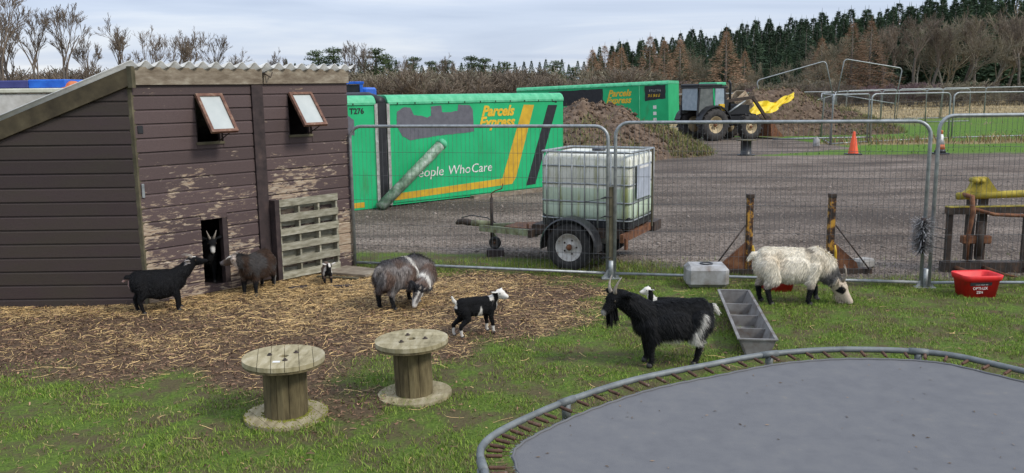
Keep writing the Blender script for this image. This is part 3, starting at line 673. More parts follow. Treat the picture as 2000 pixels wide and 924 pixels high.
# ================================================================ TRAMPOLINE
ZZ_ = Vector((0, 0, 1))
def build_trampoline():
    M['mat'] = mat_noise('woven_trampoline_mat', [(.30, (.112, .112, .116)), (.5, (.124, .124, .127)), (.66, (.134, .133, .133)), (.76, (.165, .152, .135))], 11, .75, 0, .25, bscale=220, spec=.2, detail=12)
    c0 = Vector((1.43, 3.40)); z = .79; DULL = mat_noise('dull_galvanised_tube', [(.3, (.10, .11, .11)), (.7, (.20, .215, .21))], 12, .6, .3, .15)
    t = thing('trampoline', 'large oval trampoline with grey mat, rusty springs and galvanised frame', 'trampoline', (c0.x, c0.y, 0))
    arc = [(-.144, 3.359), (-.115, 3.50), (-.057, 3.606), (.055, 3.747), (.228, 3.937), (.538, 4.205), (.787, 4.357), (1.045, 4.484), (1.288, 4.611), (1.509, 4.688), (1.789, 4.735), (2.0, 4.727), (2.235, 4.687), (2.411, 4.604), (2.51, 4.49), (2.631, 4.329), (2.80, 4.08), (2.94, 3.78)]
    arc = [Vector(p) - c0 for p in arc]; ctrl = arc + [-p for p in arc]; m = len(ctrl); fine = []
    for i in range(m):
        p0, p1, p2, p3 = ctrl[i - 1], ctrl[i], ctrl[(i + 1) % m], ctrl[(i + 2) % m]
        for k in range(10):
            u = k / 10; fine.append(.5 * ((2 * p1) + (p2 - p0) * u + (2 * p0 - 5 * p1 + 4 * p2 - p3) * u * u + (3 * p1 - p0 - 3 * p2 + p3) * u ** 3))
    F2 = np.array([p[:] for p in fine])
    for _ in range(12): F2 = .5 * F2 + .25 * (np.roll(F2, 1, 0) + np.roll(F2, -1, 0))
    sl_ = np.linalg.norm(np.roll(F2, -1, 0) - F2, axis=1); cum = np.r_[0, np.cumsum(sl_)]; total = cum[-1]; FX = np.r_[F2, F2[:1]]
    def at_(s): s = s % total; return Vector((np.interp(s, cum, FX[:, 0]), np.interp(s, cum, FX[:, 1]), z))
    def frm(s):
        tg = (at_(s + .03) - at_(s - .03)).normalized(); return at_(s), Vector((tg.y, -tg.x, 0))      # inward normal (curve runs clockwise)
    n = 140
    MB().tube([at_(total * k / n) for k in range(n)], .0165, 10, closed=True).obj('frame', DULL, t)
    gap = .125; seg = 140; edge = []
    for k in range(seg):
        p, nn_ = frm(total * k / seg); edge.append(p + nn_ * (gap + (.006 if k % 2 else 0)))
    rings = 14; vs = [Vector((0, 0, z - .045))]
    for i in range(1, rings + 1):
        for e in edge: q = e * (i / rings); vs.append(Vector((q.x, q.y, z - .045 + .03 * (i / rings) ** 2)))
    fs = [(0, 1 + k, 1 + (k + 1) % seg) for k in range(seg)]
    for i in range(rings - 1):
        for k in range(seg):
            a = 1 + i * seg + k; b = 1 + i * seg + (k + 1) % seg; fs.append((a, a + seg, b + seg, b))
    MB().add(vs, fs, True).obj('mat', M['mat'], t)
    MB().tube([Vector((e.x * .995, e.y * .995, z - .013)) for e in edge], .006, 6, closed=True).obj('mat_hem', M['mat'], t)
    k = 130; aa = RNG.uniform(0, 6.283, k); rr_ = np.sqrt(RNG.random(k)) * .95; E_ = np.array([e[:2] for e in edge]); ii = (aa / 6.283 * seg).astype(int) % seg
    dx_ = E_[ii, 0] * rr_; dy_ = E_[ii, 1] * rr_; an = RNG.uniform(0, 6.283, k); sz = RNG.uniform(.004, .013, k); P_ = np.stack([dx_, dy_, z - .045 + .03 * rr_ ** 2 + .004], -1)
    d1 = np.stack([np.cos(an), np.sin(an), 0 * an], -1) * sz[:, None]; d2 = np.stack([-np.sin(an), np.cos(an), .3 + 0 * an], -1) * sz[:, None] * .4
    DV = np.stack([P_ - d1, P_ + d2, P_ + d1, P_ - d2 * .6], 1).reshape(-1, 3); DC = np.repeat(np.array([.17, .12, .08]) * RNG.uniform(.3, 1.5, (k, 1)), 4, 0)
    o = link('leaf_debris', mesh_np('leaf_debris', DV, np.arange(k)[:, None] * 4 + np.array([[0, 1, 2, 3]]), DC), t, mat_attr('leaf_debris', .9)); o['kind'] = 'stuff'
    # one spring, copied
    mb = MB(); prof = []
    for i in range(25):
        x = .045 + .115 * i / 24; prof.append((.0105 + (.0025 if i % 2 else 0), x))
    Mx = Matrix(((0, 0, 1), (0, 1, 0), (-1, 0, 0)))
    mb.lathe([(.004, .042)] + prof + [(.004, .163)], 8, Mx)
    mb.tube([(.045, 0, 0), (.02, 0, .004), (-.005, 0, .008), (-.02, 0, .024)], .0028, 5)
    mb.tube([(.16, 0, 0), (.185, 0, 0), (.205, .008, 0), (.215, 0, 0)], .0028, 5)
    sp = mb.mesh('spring')
    ring = MB().tube([(.215, -.016, 0), (.24, -.004, 0), (.24, .004, 0), (.215, .016, 0)], .0025, 5, closed=True).mesh('loop')
    s_ = 0.; rusty = mat_noise('rusty_spring', [(.3, (.045, .022, .014)), (.6, (.12, .06, .036)), (.8, (.28, .24, .2))], 30, .7, .2, .2)
    while s_ < total - .05:
        p, nn_ = frm(s_); o = link('spring', sp, t, rusty)
        o.location = p - Vector((0, 0, .004)); o.scale = (.56, .68, .68); o.rotation_euler = (random.uniform(-.1, .1), .06, math.atan2(nn_.y, nn_.x) + random.uniform(-.06, .06))
        link('loop', ring, o, M['galv'])
        s_ += (.062 if p.x + c0.x < .12 else .112) * random.uniform(.92, 1.08)
    SB = min(np.arange(0, total, .01), key=lambda v: (at_(v).xy - (Vector((1.42, 4.66)) - c0)).length)
    for k in range(4):
        s0 = SB + total * k / 4; pa = at_(s0); pb = at_(s0 + .85)
        MB().tube([pa - ZZ_ * .02, Vector((pa.x, pa.y, .16)), Vector((pa.x, pa.y, .05)).lerp(Vector((pb.x, pb.y, .05)), .06), Vector((pb.x, pb.y, .05)).lerp(Vector((pa.x, pa.y, .05)), .06), Vector((pb.x, pb.y, .16)), pb - ZZ_ * .02], .019, 8).obj('leg', M['galv'], t)
        for sa in (s0, s0 + .85):
            q = MB().tube([at_(sa) - ZZ_ * .09, at_(sa) - ZZ_ * .012], .022, 8); q.tube([at_(sa + e) for e in (-.05, 0, .05)], .0205, 8); q.obj('socket', DULL, t)
build_trampoline()
M['orange_old'] = mat_noise('faded_orange', [(.3, (.38, .09, .03)), (.7, (.55, .17, .05))], 8, .6, 0, .1)

# ================================================================ WATER TANK TRAILER
M['label'] = mat_noise('faded_label_plate', [(.3, (.30, .33, .38)), (.7, (.46, .50, .56))], 6, .4, .1, .05)
TH = R(26); FWD = Vector((-math.cos(TH), math.sin(TH), 0)); AXL = Vector((math.sin(TH), math.cos(TH), 0))
def wheel(par, c, axis, ro, wd, rr, tyre_m, rim_m, name='wheel', lugs=False, holes=5):
    """c local centre, axis = unit vector pointing outwards"""
    w = bpy.data.objects.new(name, None); COL.objects.link(w); w.parent = par; w.location = c
    w.rotation_euler = Vector(axis).to_track_quat('Z', 'Y').to_euler(); h = wd / 2
    MB().lathe([(rr, -h * .8), (rr + (ro - rr) * .35, -h), (ro * .93, -h * .95), (ro, -h * .62), (ro, h * .62), (ro * .93, h * .95), (rr + (ro - rr) * .35, h), (rr, h * .8), (rr * .97, 0)], 32, closed=True).obj('tyre', tyre_m, w)
    MB().lathe([(.0, h * .45), (rr * .28, h * .45), (rr * .34, h * .30), (rr * .72, h * .22), (rr * .80, h * .55), (rr * .93, h * .62), (rr * .99, h * .82), (rr * 1.03, h * .80), (rr * 1.0, h * .3), (rr * .98, -h * .8), (0, -h * .8)], 28).obj('rim', rim_m, w)
    MB().lathe([(rr * .23, h * .4), (rr * .22, h * .72), (rr * .12, h * .8), (0, h * .8)], 12).obj('hub', M['rust'], w)
    for k in range(holes):
        a = 6.283 * k / holes
        q = MB().lathe([(rr * .075, 0), (rr * .075, h * .10), (rr * .03, h * .14), (0, h * .14)], 6).obj('wheel_nut', M['dark_steel'], w); q.location = (rr * .5 * math.cos(a), rr * .5 * math.sin(a), h * .25)
    if lugs:
        mb = MB()
        for k in range(36):
            a = 6.283 * k / 36; s = 1 if k % 2 else -1
            p0 = Vector((ro * math.cos(a), ro * math.sin(a), s * h * .95)); p1 = Vector((ro * math.cos(a + .22), ro * math.sin(a + .22), 0))
            mb.bar(p0, p1, .05, .07, up=(math.cos(a), math.sin(a), 0))
        mb.obj('tread_lugs', tyre_m, w)
    return w
def build_tank_trailer():
    O = Vector((.74, 10.81, 0)) + AXL * .68       # between the wheels
    t = thing('tank_trailer', 'small rusty single axle trailer carrying the caged water tank', 'trailer', O)
    P = lambda f, a, z: FWD * f + AXL * a + ZZ * z      # f forward, a across (+ = away from camera)
    M['rim_white'] = mat_noise('rusty_white_rim', [(.3, (.16, .08, .045)), (.42, (.42, .40, .36)), (.7, (.58, .57, .53))], 16, .6, .1, .2)
    M['tyre'] = mat_noise('worn_tyre', [(.3, (.012, .012, .012)), (.7, (.04, .038, .036))], 18, .85, 0, .3)
    for a in (-.68, .68): wheel(t, P(0, a, .305), AXL * (1 if a > 0 else -1), .305, .19, .175, M['tyre'], M['rim_white'])
    MB().tube([P(0, -.6, .305), P(0, .6, .305)], .03, 8).obj('axle', M['dark_steel'], t)
    for a in (-.68, .68):      # arched mudguards
        mb = MB(); n = 16; ins = []; vs = []
        for k in range(n + 1):
            an = math.pi * (-.03 + 1.06 * k / n); cs, sn = math.cos(an), math.sin(an)
            for rr, aa in ((.365, -.12), (.385, -.10), (.385, .10), (.365, .12), (.372, .09), (.372, -.09)): vs.append(P(rr * cs, a + aa, .30 + rr * sn))
        fs = [(6 * k + j, 6 * k + (j + 1) % 6, 6 * k + 6 + (j + 1) % 6, 6 * k + 6 + j) for k in range(n) for j in range(6)] + [tuple(range(6)), tuple(6 * n + j for j in range(6))[::-1]]
        mb.add(vs, fs, False).obj('mudguard', M['black_plastic'], t)
    z = .46
    for a in (-.48, .48): MB().bar(P(-.62, a, z), P(.62, a, z), .06, .10).obj('chassis_rail', M['dark_steel'], t)
    MB().bar(P(-.66, -.66, z - .02), P(-.66, .66, z - .02), .05, .10).obj('rear_beam', M['rust'], t)
    MB().bar(P(-.68, .5, z - .03), P(-.68, .82, z - .03), .10, .13).obj('lamp_board', M['dark_steel'], t)
    MB().bar(P(-.70, -.63, z - .09), P(-.70, -.56, z - .09), .03, .14).obj('bracket', M['rust'], t)
    MB().bar(P(.60, -.62, z - .04), P(.60, .62, z - .04), .05, .10).obj('front_beam', M['dark_steel'], t)
    MB().box((0, 0, z + .06), (1.22, 1.02, .03), Matrix((-FWD, AXL, ZZ)).transposed()).obj('deck', M['dark_steel'], t)
    for a in (-.44, .44): MB().bar(P(.58, a, z - .06), P(1.62, a * .13, z - .10), .05, .085).obj('drawbar', M['green_steel'], t)
    MB().prism([P(.66, -.36, z - .01), P(1.18, -.20, z - .03), P(1.18, .20, z - .03), P(.66, .36, z - .01)], (0, 0, -.03), (0, 0, -.0)).obj('drawbar_plate', M['rust'], t)
    MB().bar(P(.72, -.42, z - .0), P(.72, -.42, z + .06), .03, .03).obj('cleat', M['rust'], t)
    MB().tube([P(1.5, 0, z - .045), P(1.78, 0, z - .045)], .045, 10).obj('coupling_housing', M['green_steel'], t)
    MB().tube([P(1.76, 0, z - .045), P(1.84, 0, z - .04), P(1.94, 0, z - .03), P(2.0, 0, z - .045), P(2.04, 0, z - .07)], [.035, .05, .045, .04, .02], 10).obj('hitch', M['dark_steel'], t)
    MB().tube([P(1.95, 0, z + .02), P(1.8, .02, z + .06), P(1.55, .03, z + .035), P(1.42, .02, z - .03)], .008, 6).obj('brake_lever', M['black_plastic'], t)
    MB().tube([P(1.42, -.09, .17), P(1.42, -.09, .80)], .023, 8).obj('jockey_stem', M['dark_steel'], t)
    MB().tube([P(1.42, -.09, .80), P(1.42, -.09, .86), P(1.36, -.09, .90), P(1.26, -.09, .93), P(1.24, -.09, 1.0)], [.014, .01, .009, .009, .009], 6).obj('jockey_crank', M['rust'], t)
    wheel(t, P(1.34, -.16, .185), -AXL, .085, .06, .05, M['tyre'], M['dark_steel'], 'jockey_wheel', holes=0)
    MB().bar(P(1.42, -.07, .30), P(1.34, -.07, .185), .03, .05).obj('jockey_fork', M['green_steel'], t)
    q = thing('wood_chock', 'dark square wooden block under the jockey wheel', 'block', O + P(1.33, -.17, 0))
    MB().box((0, 0, .05), (.24, .16, .105)).obj('block', M['dark_timber'], q, .012)
    # --- intermediate bulk container
    T = thing('water_tank', 'white plastic water tank in a galvanised cage stained with green algae', 'tank', O - FWD * .12 + ZZ * (z + .06))
    def tank_mat():
        m, nt, b, N, L = new_mat('translucent_tank'); tc = coords(nt, (1, 1, 1), 'Object'); sp = N('ShaderNodeSeparateXYZ'); L(tc, sp.inputs[0])
        white = mixc(nt, ramp(nt, noise(nt, 6, 5, .6, tc), [(.3, 0), (.7, 1)]), (.60, .60, .50), (.76, .76, .68))
        low = ramp(nt, math_(nt, 'SUBTRACT', .52, sp.outputs[2]), [(.0, 0), (.012, 1)])
        c = mixc(nt, low, white, (.46, .55, .42))
        al = ramp(nt, noise(nt, 5, 6, .65, coords(nt, (1.6, 1.6, .22), 'Object')), [(.52, 0), (.68, .85)])
        c = mixc(nt, al, c, (.24, .25, .05)); L(c, b.inputs['Base Color']); b.inputs['Roughness'].default_value = .45
        b.inputs['Subsurface Weight'].default_value = .15; b.inputs['Subsurface Radius'].default_value = (.05, .05, .04)
        return m
    mb = MB(); hx, hy, h0, h1 = .594, .494, .10, .952; rr = .06; prof = []
    def ringpts(ins, zz):
        out = []; r2 = max(rr - ins, .02)
        for (sx, sy, a0) in ((1, 1, 0), (-1, 1, 90), (-1, -1, 180), (1, -1, 270)):
            for k in range(5):
                a = R(a0 + 22.5 * k); out.append(P(-(sx * (hx - ins - r2) + r2 * math.cos(a)), sy * (hy - ins - r2) + r2 * math.sin(a), zz))
        return out
    levels = [(.06, h0), (.015, h0 + .02), (0, h0 + .07), (0, .32), (.006, .33), (0, .345), (0, .56), (.006, .57), (0, .585), (0, h1 - .09), (.02, h1 - .035), (.07, h1 - .005), (.2, h1)]
    vs = []; 
    for ins, zz in levels: vs += ringpts(ins, zz)
    n = 20; m_ = len(levels)
    fs = [(i * n + k, i * n + (k + 1) % n, (i + 1) * n + (k + 1) % n, (i + 1) * n + k) for i in range(m_ - 1) for k in range(n)] + [tuple(range(n)), tuple((m_ - 1) * n + k for k in range(n))]
    mb.add(vs, fs, True).obj('tank', tank_mat(), T)
    bot = MB(); bot.box((0, 0, .05), (1.16, .96, .10), Matrix((-FWD, AXL, ZZ)).transposed()).obj('pallet_base', M['black_plastic'], T, .02)
    for sx in (-1, 1):
        for sy in (-1, 1): MB().box(P(sx * .5, sy * .41, .11), (.17, .15, .13), Matrix((-FWD, AXL, ZZ)).transposed()).obj('corner_foot', M['black_plastic'], T, .015)
    cx, cy = .60, .50
    for zz in (.115, .34, .565, .79, .965):
        rad = .011 if zz < .9 else .017
        pts = []
        for (sx, sy, a0) in ((1, 1, 0), (-1, 1, 90), (-1, -1, 180), (1, -1, 270)):
            for k in range(4):
                a = R(a0 + 30 * k); pts.append(P(-(sx * (cx - .05) + .05 * math.cos(a)), sy * (cy - .05) + .05 * math.sin(a), zz))
        MB().tube(pts, rad, 6, closed=True).obj('cage_ring', M['galv'], T)
    for i in range(7):
        f = -.52 + 1.04 * i / 6
        for sy in (-1, 1): MB().tube([P(f, sy * (cy + .012), .02), P(f, sy * (cy + .012), .965)], .009, 6).obj('cage_bar', M['galv'], T)
    for i in range(5):
        a = -.42 + .84 * i / 4
        for sx in (-1, 1): MB().tube([P(sx * (cx + .012), a, .02), P(sx * (cx + .012), a, .965)], .009, 6).obj('cage_bar', M['galv'], T)
    MB().bar(P(-.628, -.05, .38), P(-.628, -.05, .80), .56, .004, up=(FWD)).obj('label_plate', M['label'], T)
    MB().bar(P(-.632, -.05, .755), P(-.632, -.05, .785), .40, .003, up=(FWD)).obj('label_strip', M['white_paint'], T)
    MB().bar(P(-.634, .30, -.05), P(-.634, .30, .97), .03, .02, up=FWD).obj('wood_batten', M['mossy_timber'], T)
    MB().lathe([(.09, h1 - .01), (.09, h1 + .03), (.07, h1 + .035), (0, h1 + .035)], 20).obj('lid', M['black_plastic'], T)
build_tank_trailer()

# ================================================================ YARD IMPLEMENTS BY THE FENCE
def stand(label, x, y, sgn, z=0.93):
    t = thing('steel_stand', label, 'steel stand', (x, y, 0))
    MB().box((0, 0, z / 2 + .03), (.075, .075, z)).obj('post', M['old_yellow'], t, .006)
    MB().box((0, 0, z + .03), (.085, .085, .05)).obj('post_cap', M['dark_steel'], t, .004)
    MB().prism([Vector((0, 0, .04)), Vector((sgn * .36, 0, .04)), Vector((sgn * .33, 0, .13)), Vector((sgn * .05, 0, .38)), Vector((0, 0, .38))], (0, -.02, 0), (0, .02, 0)).obj('gusset', M['rust'], t)
    MB().box((sgn * .2, 0, .03), (.62, .12, .07)).obj('base_bar', M['dark_steel'], t, .006)
    MB().tube([(sgn * .05, -.01, .60), (sgn * .47, -.08, .05)], .010, 6).obj('stay_rod', M['dark_steel'], t)
    MB().tube([(-sgn * .0 + .035, -.06, .36), (.045, -.07, .28), (.05, -.08, .1)], [.012, .016, .012], 8).obj('pin_handle', M['yellow_paint'], t)
    return t
def build_implements():
    stand('yellow and black steel post with rusty gusset by the square white tank', 2.90, 10.50, -1)
    stand('yellow and black steel post with rusty gusset behind the white goat', 3.88, 10.45, 1)
    b = MB().box((0, 0, .06), (.26, .18, .12)).obj('stone_block', M['concrete'], None, .025); b.location = (4.42, 10.75, 0); b.rotation_euler = (0, 0, .5); tag(b, 'rough pale stone block on the gravel beside the second steel post', 'stone')
    # feed grab frame
    t = thing('bale_grab', 'mossy yellow and rusty steel bale grab standing on the gravel beyond the fence', 'grab', (5.30, 10.5, 0), R(-3))
    w = 1.55
    MB().bar((0, 0, .75), (w, 0, .77), .12, .08).obj('top_beam', M['dark_steel'], t); MB().bar((0, 0, .798), (w, 0, .818), .11, .012).obj('moss_strip', M['moss_yellow'], t)
    MB().bar((-.02, 0, .06), (w, 0, .06), .14, .12).obj('bottom_beam', M['dark_steel'], t)
    for x in (.04, .95, 1.25, 1.52): MB().bar((x, 0, .12), (x, 0, .73), .06 if x < .1 else .04, .06).obj('upright', M['dark_steel'], t)
    for x in (.30, .44): MB().bar((x, .03, .14), (x, .03, .95), .07, .09).obj('lift_post', M['dark_steel'], t)
    MB().tube([(.39, -.05, .20), (.39, -.05, .62)], .05, 10).obj('cylinder', M['dark_steel'], t)
    MB().box((.36, -.02, .40), (.34, .10, .10)).obj('pivot_bracket', M['rust'], t, .01)
    MB().prism([Vector((.12, 0, .92)), Vector((.80, 0, .92)), Vector((.56, 0, 1.0)), Vector((.44, 0, 1.16)), Vector((.30, 0, 1.16)), Vector((.24, 0, 1.02))], (0, -.04, 0), (0, .04, 0)).obj('headstock', M['moss_yellow'], t)
    for s in (-1, 1): MB().tube([(.30 + .035 * (s + 1), -.07, 1.12), (.30 + .035 * (s + 1), .07, 1.12)], .035, 8).obj('pin_boss', M['moss_yellow'], t)
    MB().tube([(.1, -.02, .93), (1.6, -.02, .98)], .045, 8).obj('cross_tube', M['moss_yellow'], t)
    for x0 in (.20, 1.36): MB().tube([(x0 - .04, -.03, .95), (x0 + .04, -.10, .93), (x0 + .05, -.14, .75), (x0 - .0, -.16, .45), (x0 + .02, -.15, .15)], [.03, .035, .03, .026, .012], 8).obj('curved_tine', M['rust'], t)
    MB().tube([(.22, -.12, .80), (.5, -.14, .72), (.9, -.13, .70), (1.35, -.12, .76)], .022, 8).obj('hose', M['rust'], t)
    for x in (.12, .45, .95, 1.4): MB().tube([(x, -.05, .06), (x + .10, -.35, .03), (x + .16, -.55, .045)], [.026, .024, .008], 8).obj('tine', M['rust'], t)
    # red tubs
    def tub(label, x, y, rz, text):
        t = thing('feed_tub', label, 'tub', (x, y, float(gz(x, y)) - .01), rz)
        def rr(hx, hy, z, r=.06):
            out = []
            for (sx, sy, a0) in ((1, 1, 0), (-1, 1, 90), (-1, -1, 180), (1, -1, 270)):
                for k in range(5):
                    a = R(a0 + 22.5 * k); out.append(Vector((sx * (hx - r) + r * math.cos(a), sy * (hy - r) + r * math.sin(a), z)))
            return out
        lv = [(.175, .125, 0), (.20, .145, .185), (.212, .157, .19), (.222, .167, .245), (.214, .159, .25), (.192, .138, .235), (.168, .118, .02)]
        vs = []; [vs.extend(rr(*l)) for l in lv]; n = 20
        fs = [(i * n + k, i * n + (k + 1) % n, (i + 1) * n + (k + 1) % n, (i + 1) * n + k) for i in range(len(lv) - 1) for k in range(n)] + [tuple(range(n)), tuple((len(lv) - 1) * n + k for k in range(n))]
        MB().add(vs, fs, True).obj('tub_body', M['red_tub'], t)
        if text:
            MB().prism([Vector((-.16, -.147, .143)), Vector((.08, -.147, .143)), Vector((.08, -.150, .178)), Vector((-.16, -.150, .178))], (0, -.0035, 0), (0, -.0005, 0)).obj('label_band', M['black_paint'], t)
            Mw = Matrix(((1, 0, 0), (0, .12, -1), (0, 1, .12)))
            text_obj('RUMILINE', .032, t, M['white_paint'], Vector((-.10, -.1515, .149)), Mw)
            text_obj('OPTI-LIX', .042, t, M['white_paint'], Vector((-.125, -.146, .098)), Mw)
            text_obj('ZEN', .038, t, M['white_paint'], Vector((-.08, -.141, .055)), Mw)
        if not text: t.scale = (.9, .9, .75)
        return t
    M['red_tub'] = mat_noise('scuffed_red_plastic', [(.3, (.36, .03, .02)), (.45, (.60, .014, .016)), (.7, (.70, .022, .022))], 9, .5, 0, .1)
    tub('red rectangular feed tub with lettering in front of the bale grab', 5.03, 9.22, R(4), True)
    tub('red feed tub half hidden behind the grazing white goat', 2.99, 9.62, R(-8), False)
    # old white tank with a hole
    t = thing('drinker_tank', 'square dirty white plastic tank with round opening, beside the steel post', 'tank', (2.24, 9.86, 0), R(-4))
    mb = MB(); mb.box((0, 0, .13), (.48, .36, .25)); o = mb.obj('body', M['white_plastic'], t, .045)
    MB().lathe([(.075, .252), (.075, .268), (.055, .268), (.055, .20), (0, .20)], 18).obj('opening', M['black_plastic'], t)
    MB().box((.235, -.03, .12), (.03, .10, .12)).obj('handle', M['white_plastic'], t, .012)
    # trough
    t = thing('feed_trough', 'long grey galvanised feed trough with dividers near the trampoline', 'trough', (0, 0, 0))
    a = Vector((2.07, 7.12, 0)); b = Vector((2.33, 8.95, 0)); d = (b - a); L = d.length; d.normalize(); s = Vector((d.y, -d.x, 0)); t.location = a
    M['trough'] = mat_noise('dull_grey_plastic', [(.28, (.10, .07, .05)), (.45, (.15, .14, .13)), (.75, (.24, .235, .225))], 9, .6, 0, .2)
    Q = lambda l, w, z: d * l + s * w + ZZ * z
    wt, wb, h, th = .155, .10, .15, .014
    for sg in (-1, 1): MB().prism([Q(0, sg * wb, .01), Q(0, sg * wt, h), Q(0, sg * (wt - th), h), Q(0, sg * (wb - th), .012)], (0, 0, 0), d * L).obj('side', M['trough'], t)
    MB().prism([Q(0, -wb, .0), Q(0, wb, .0), Q(0, wb, .018), Q(0, -wb, .018)], (0, 0, 0), d * L).obj('bottom', M['trough'], t)
    for l in (.0, L * .25, L * .5, L * .75, L):
        tall = h - (.004 if l in (0., L) else .03)
        MB().prism([Q(l, -wb + .012, .019), Q(l, wb - .012, .019), Q(l, wt - th - .001, tall), Q(l, -wt + th + .001, tall)], d * -.007, d * .007).obj('end_plate' if l in (0., L) else 'divider', M['trough'], t)
    for sg in (-1, 1): MB().bar(Q(-.012, sg * wt, h + .002), Q(L + .012, sg * wt, h + .002), .026, .012).obj('rim', M['trough'], t)
    for l in (-.004, L + .004): MB().bar(Q(l, -wt, h + .0025), Q(l, wt, h + .0025), .026, .012).obj('rim', M['trough'], t)
FONT = None
def text_obj(body, size, par, mat, loc, M3, shear=0., sx=1., bold=0.):
    c = bpy.data.curves.new('txt', 'FONT'); c.body = body; c.size = size; c.shear = shear; c.extrude = .0008; c.offset = bold; c.resolution_u = 3
    o = bpy.data.objects.new('txt', c); COL.objects.link(o)
    dg = bpy.context.evaluated_depsgraph_get(); me = bpy.data.meshes.new_from_object(o.evaluated_get(dg)); bpy.data.objects.remove(o)
    me.materials.clear(); q = link('lettering', me, par, mat)
    S = Matrix.Diagonal((sx, 1, 1)); q.matrix_local = Matrix.Translation(loc) @ (M3 @ S).to_4x4()
    return q
build_implements()

# ================================================================ GREEN BOX BODIES
def box_paint():
    m, nt, b, N, L = new_mat('green_box_paint'); v = coords(nt)
    base = mixc(nt, ramp(nt, noise(nt, 1.2, 5, .6, v), [(.35, 0), (.65, 1)]), (.008, .32, .115), (.014, .40, .15))
    st = ramp(nt, noise(nt, 2.2, 7, .65, coords(nt, (1, 1, .35))), [(.60, 0), (.76, .5)])
    L(mixc(nt, st, base, (.06, .11, .03)), b.inputs['Base Color']); b.inputs['Roughness'].default_value = .5; b.inputs['Specular IOR Level'].default_value = .35
    return m
M['green'] = box_paint()
M['green_roof'] = mat_noise('faded_green_roof', [(.3, (.03, .33, .15)), (.7, (.12, .48, .26))], 6, .6, 0, .1)
M['patch'] = mat_noise('bare_grey_panel', [(.3, (.085, .085, .10)), (.7, (.125, .125, .14))], 9, .7, 0, .2)
M['old_white'] = mat_noise('dirty_white_edge', [(.3, (.30, .28, .24)), (.7, (.62, .60, .55))], 14, .7, 0, .2)
M['yellow_stripe'] = mat_noise('faded_yellow_stripe', [(.3, (.42, .25, .02)), (.7, (.62, .38, .02))], 5, .5, 0, .1)
def ragged(pts, step=.06, amp=.025):
    out = []
    for i in range(len(pts)):
        a = Vector(pts[i]); b = Vector(pts[(i + 1) % len(pts)]); n = max(1, int((b - a).length / step)); out.append(a)
        for k in range(1, n): out.append(a.lerp(b, k / n) + Vector((random.uniform(-amp, amp), random.uniform(-amp, amp))))
    return out
class Wall:
    def __init__(s, par, u, n): s.p = par; s.u = Vector(u); s.n = Vector(n)
    def pt(s, a, z, o=0.): return s.u * a + ZZ * z + s.n * o
    def patch(s, name, pts, mat, off=.004):
        n = len(pts); v = [s.pt(p[0], p[1], off) for p in pts] + [s.pt(p[0], p[1], .0005) for p in pts]
        me = MB().add(v, [tuple(range(n))] + [(i, (i + 1) % n, n + (i + 1) % n, n + i) for i in range(n)]).obj(name, mat, s.p)
        return me
    def text(s, body, size, a, z, mat, shear=.0, sx=1., bold=0., off=.006):
        M3 = Matrix((s.u, ZZ, s.n)).transposed(); return text_obj(body, size, s.p, mat, s.pt(a, z, off), M3, shear, sx, bold)
def box_body(label, origin, u, L, Wd, H, z0=0., rad=.14, tilt=0., mat_side=None, name='box_body'):
    t = thing(name, label, 'box body', origin); u = Vector(u).normalized(); n = Vector((u.y, -u.x, 0)); bk = -n
    if tilt: t.rotation_mode = 'AXIS_ANGLE'; t.rotation_axis_angle = (tilt, n.x, n.y, n.z)
    cr = [(0, z0), (0, H - rad)] + [(rad - rad * math.cos(R(a)), H - rad + rad * math.sin(R(a))) for a in (22, 45, 68)] + [(rad, H), (Wd - rad, H)] + [(Wd - rad + rad * math.sin(R(a)), H - rad + rad * math.cos(R(a))) for a in (22, 45, 68)] + [(Wd, H - rad), (Wd, z0)]
    MB().prism([bk * a + ZZ * min(z, H - rad - .0) for a, z in ((0, z0), (0, H - rad), (Wd, H - rad), (Wd, z0))], (0, 0, 0), u * L).obj('side', mat_side or M['green'], t)
    roof = [bk * a + ZZ * z for a, z in cr[1:-1]]
    MB().prism([p + (n * .012 if i == 0 else Vector()) for i, p in enumerate(roof)], u * -.012, u * (L + .012)).obj('roof', M['green_roof'], t)
    MB().bar(n * .012 + ZZ * (H - rad - .02), n * .012 + u * L + ZZ * (H - rad - .02), .02, .035).obj('roof_rail', M['green_roof'], t)
    for k in range(int(L / .42)):
        q = MB().box(n * .024 + u * (.2 + k * .42) + ZZ * (H - rad - .02), (.02, .02, .03)).obj('rivet', M['dark_steel'], t)
    return t, Wall(t, u, n)
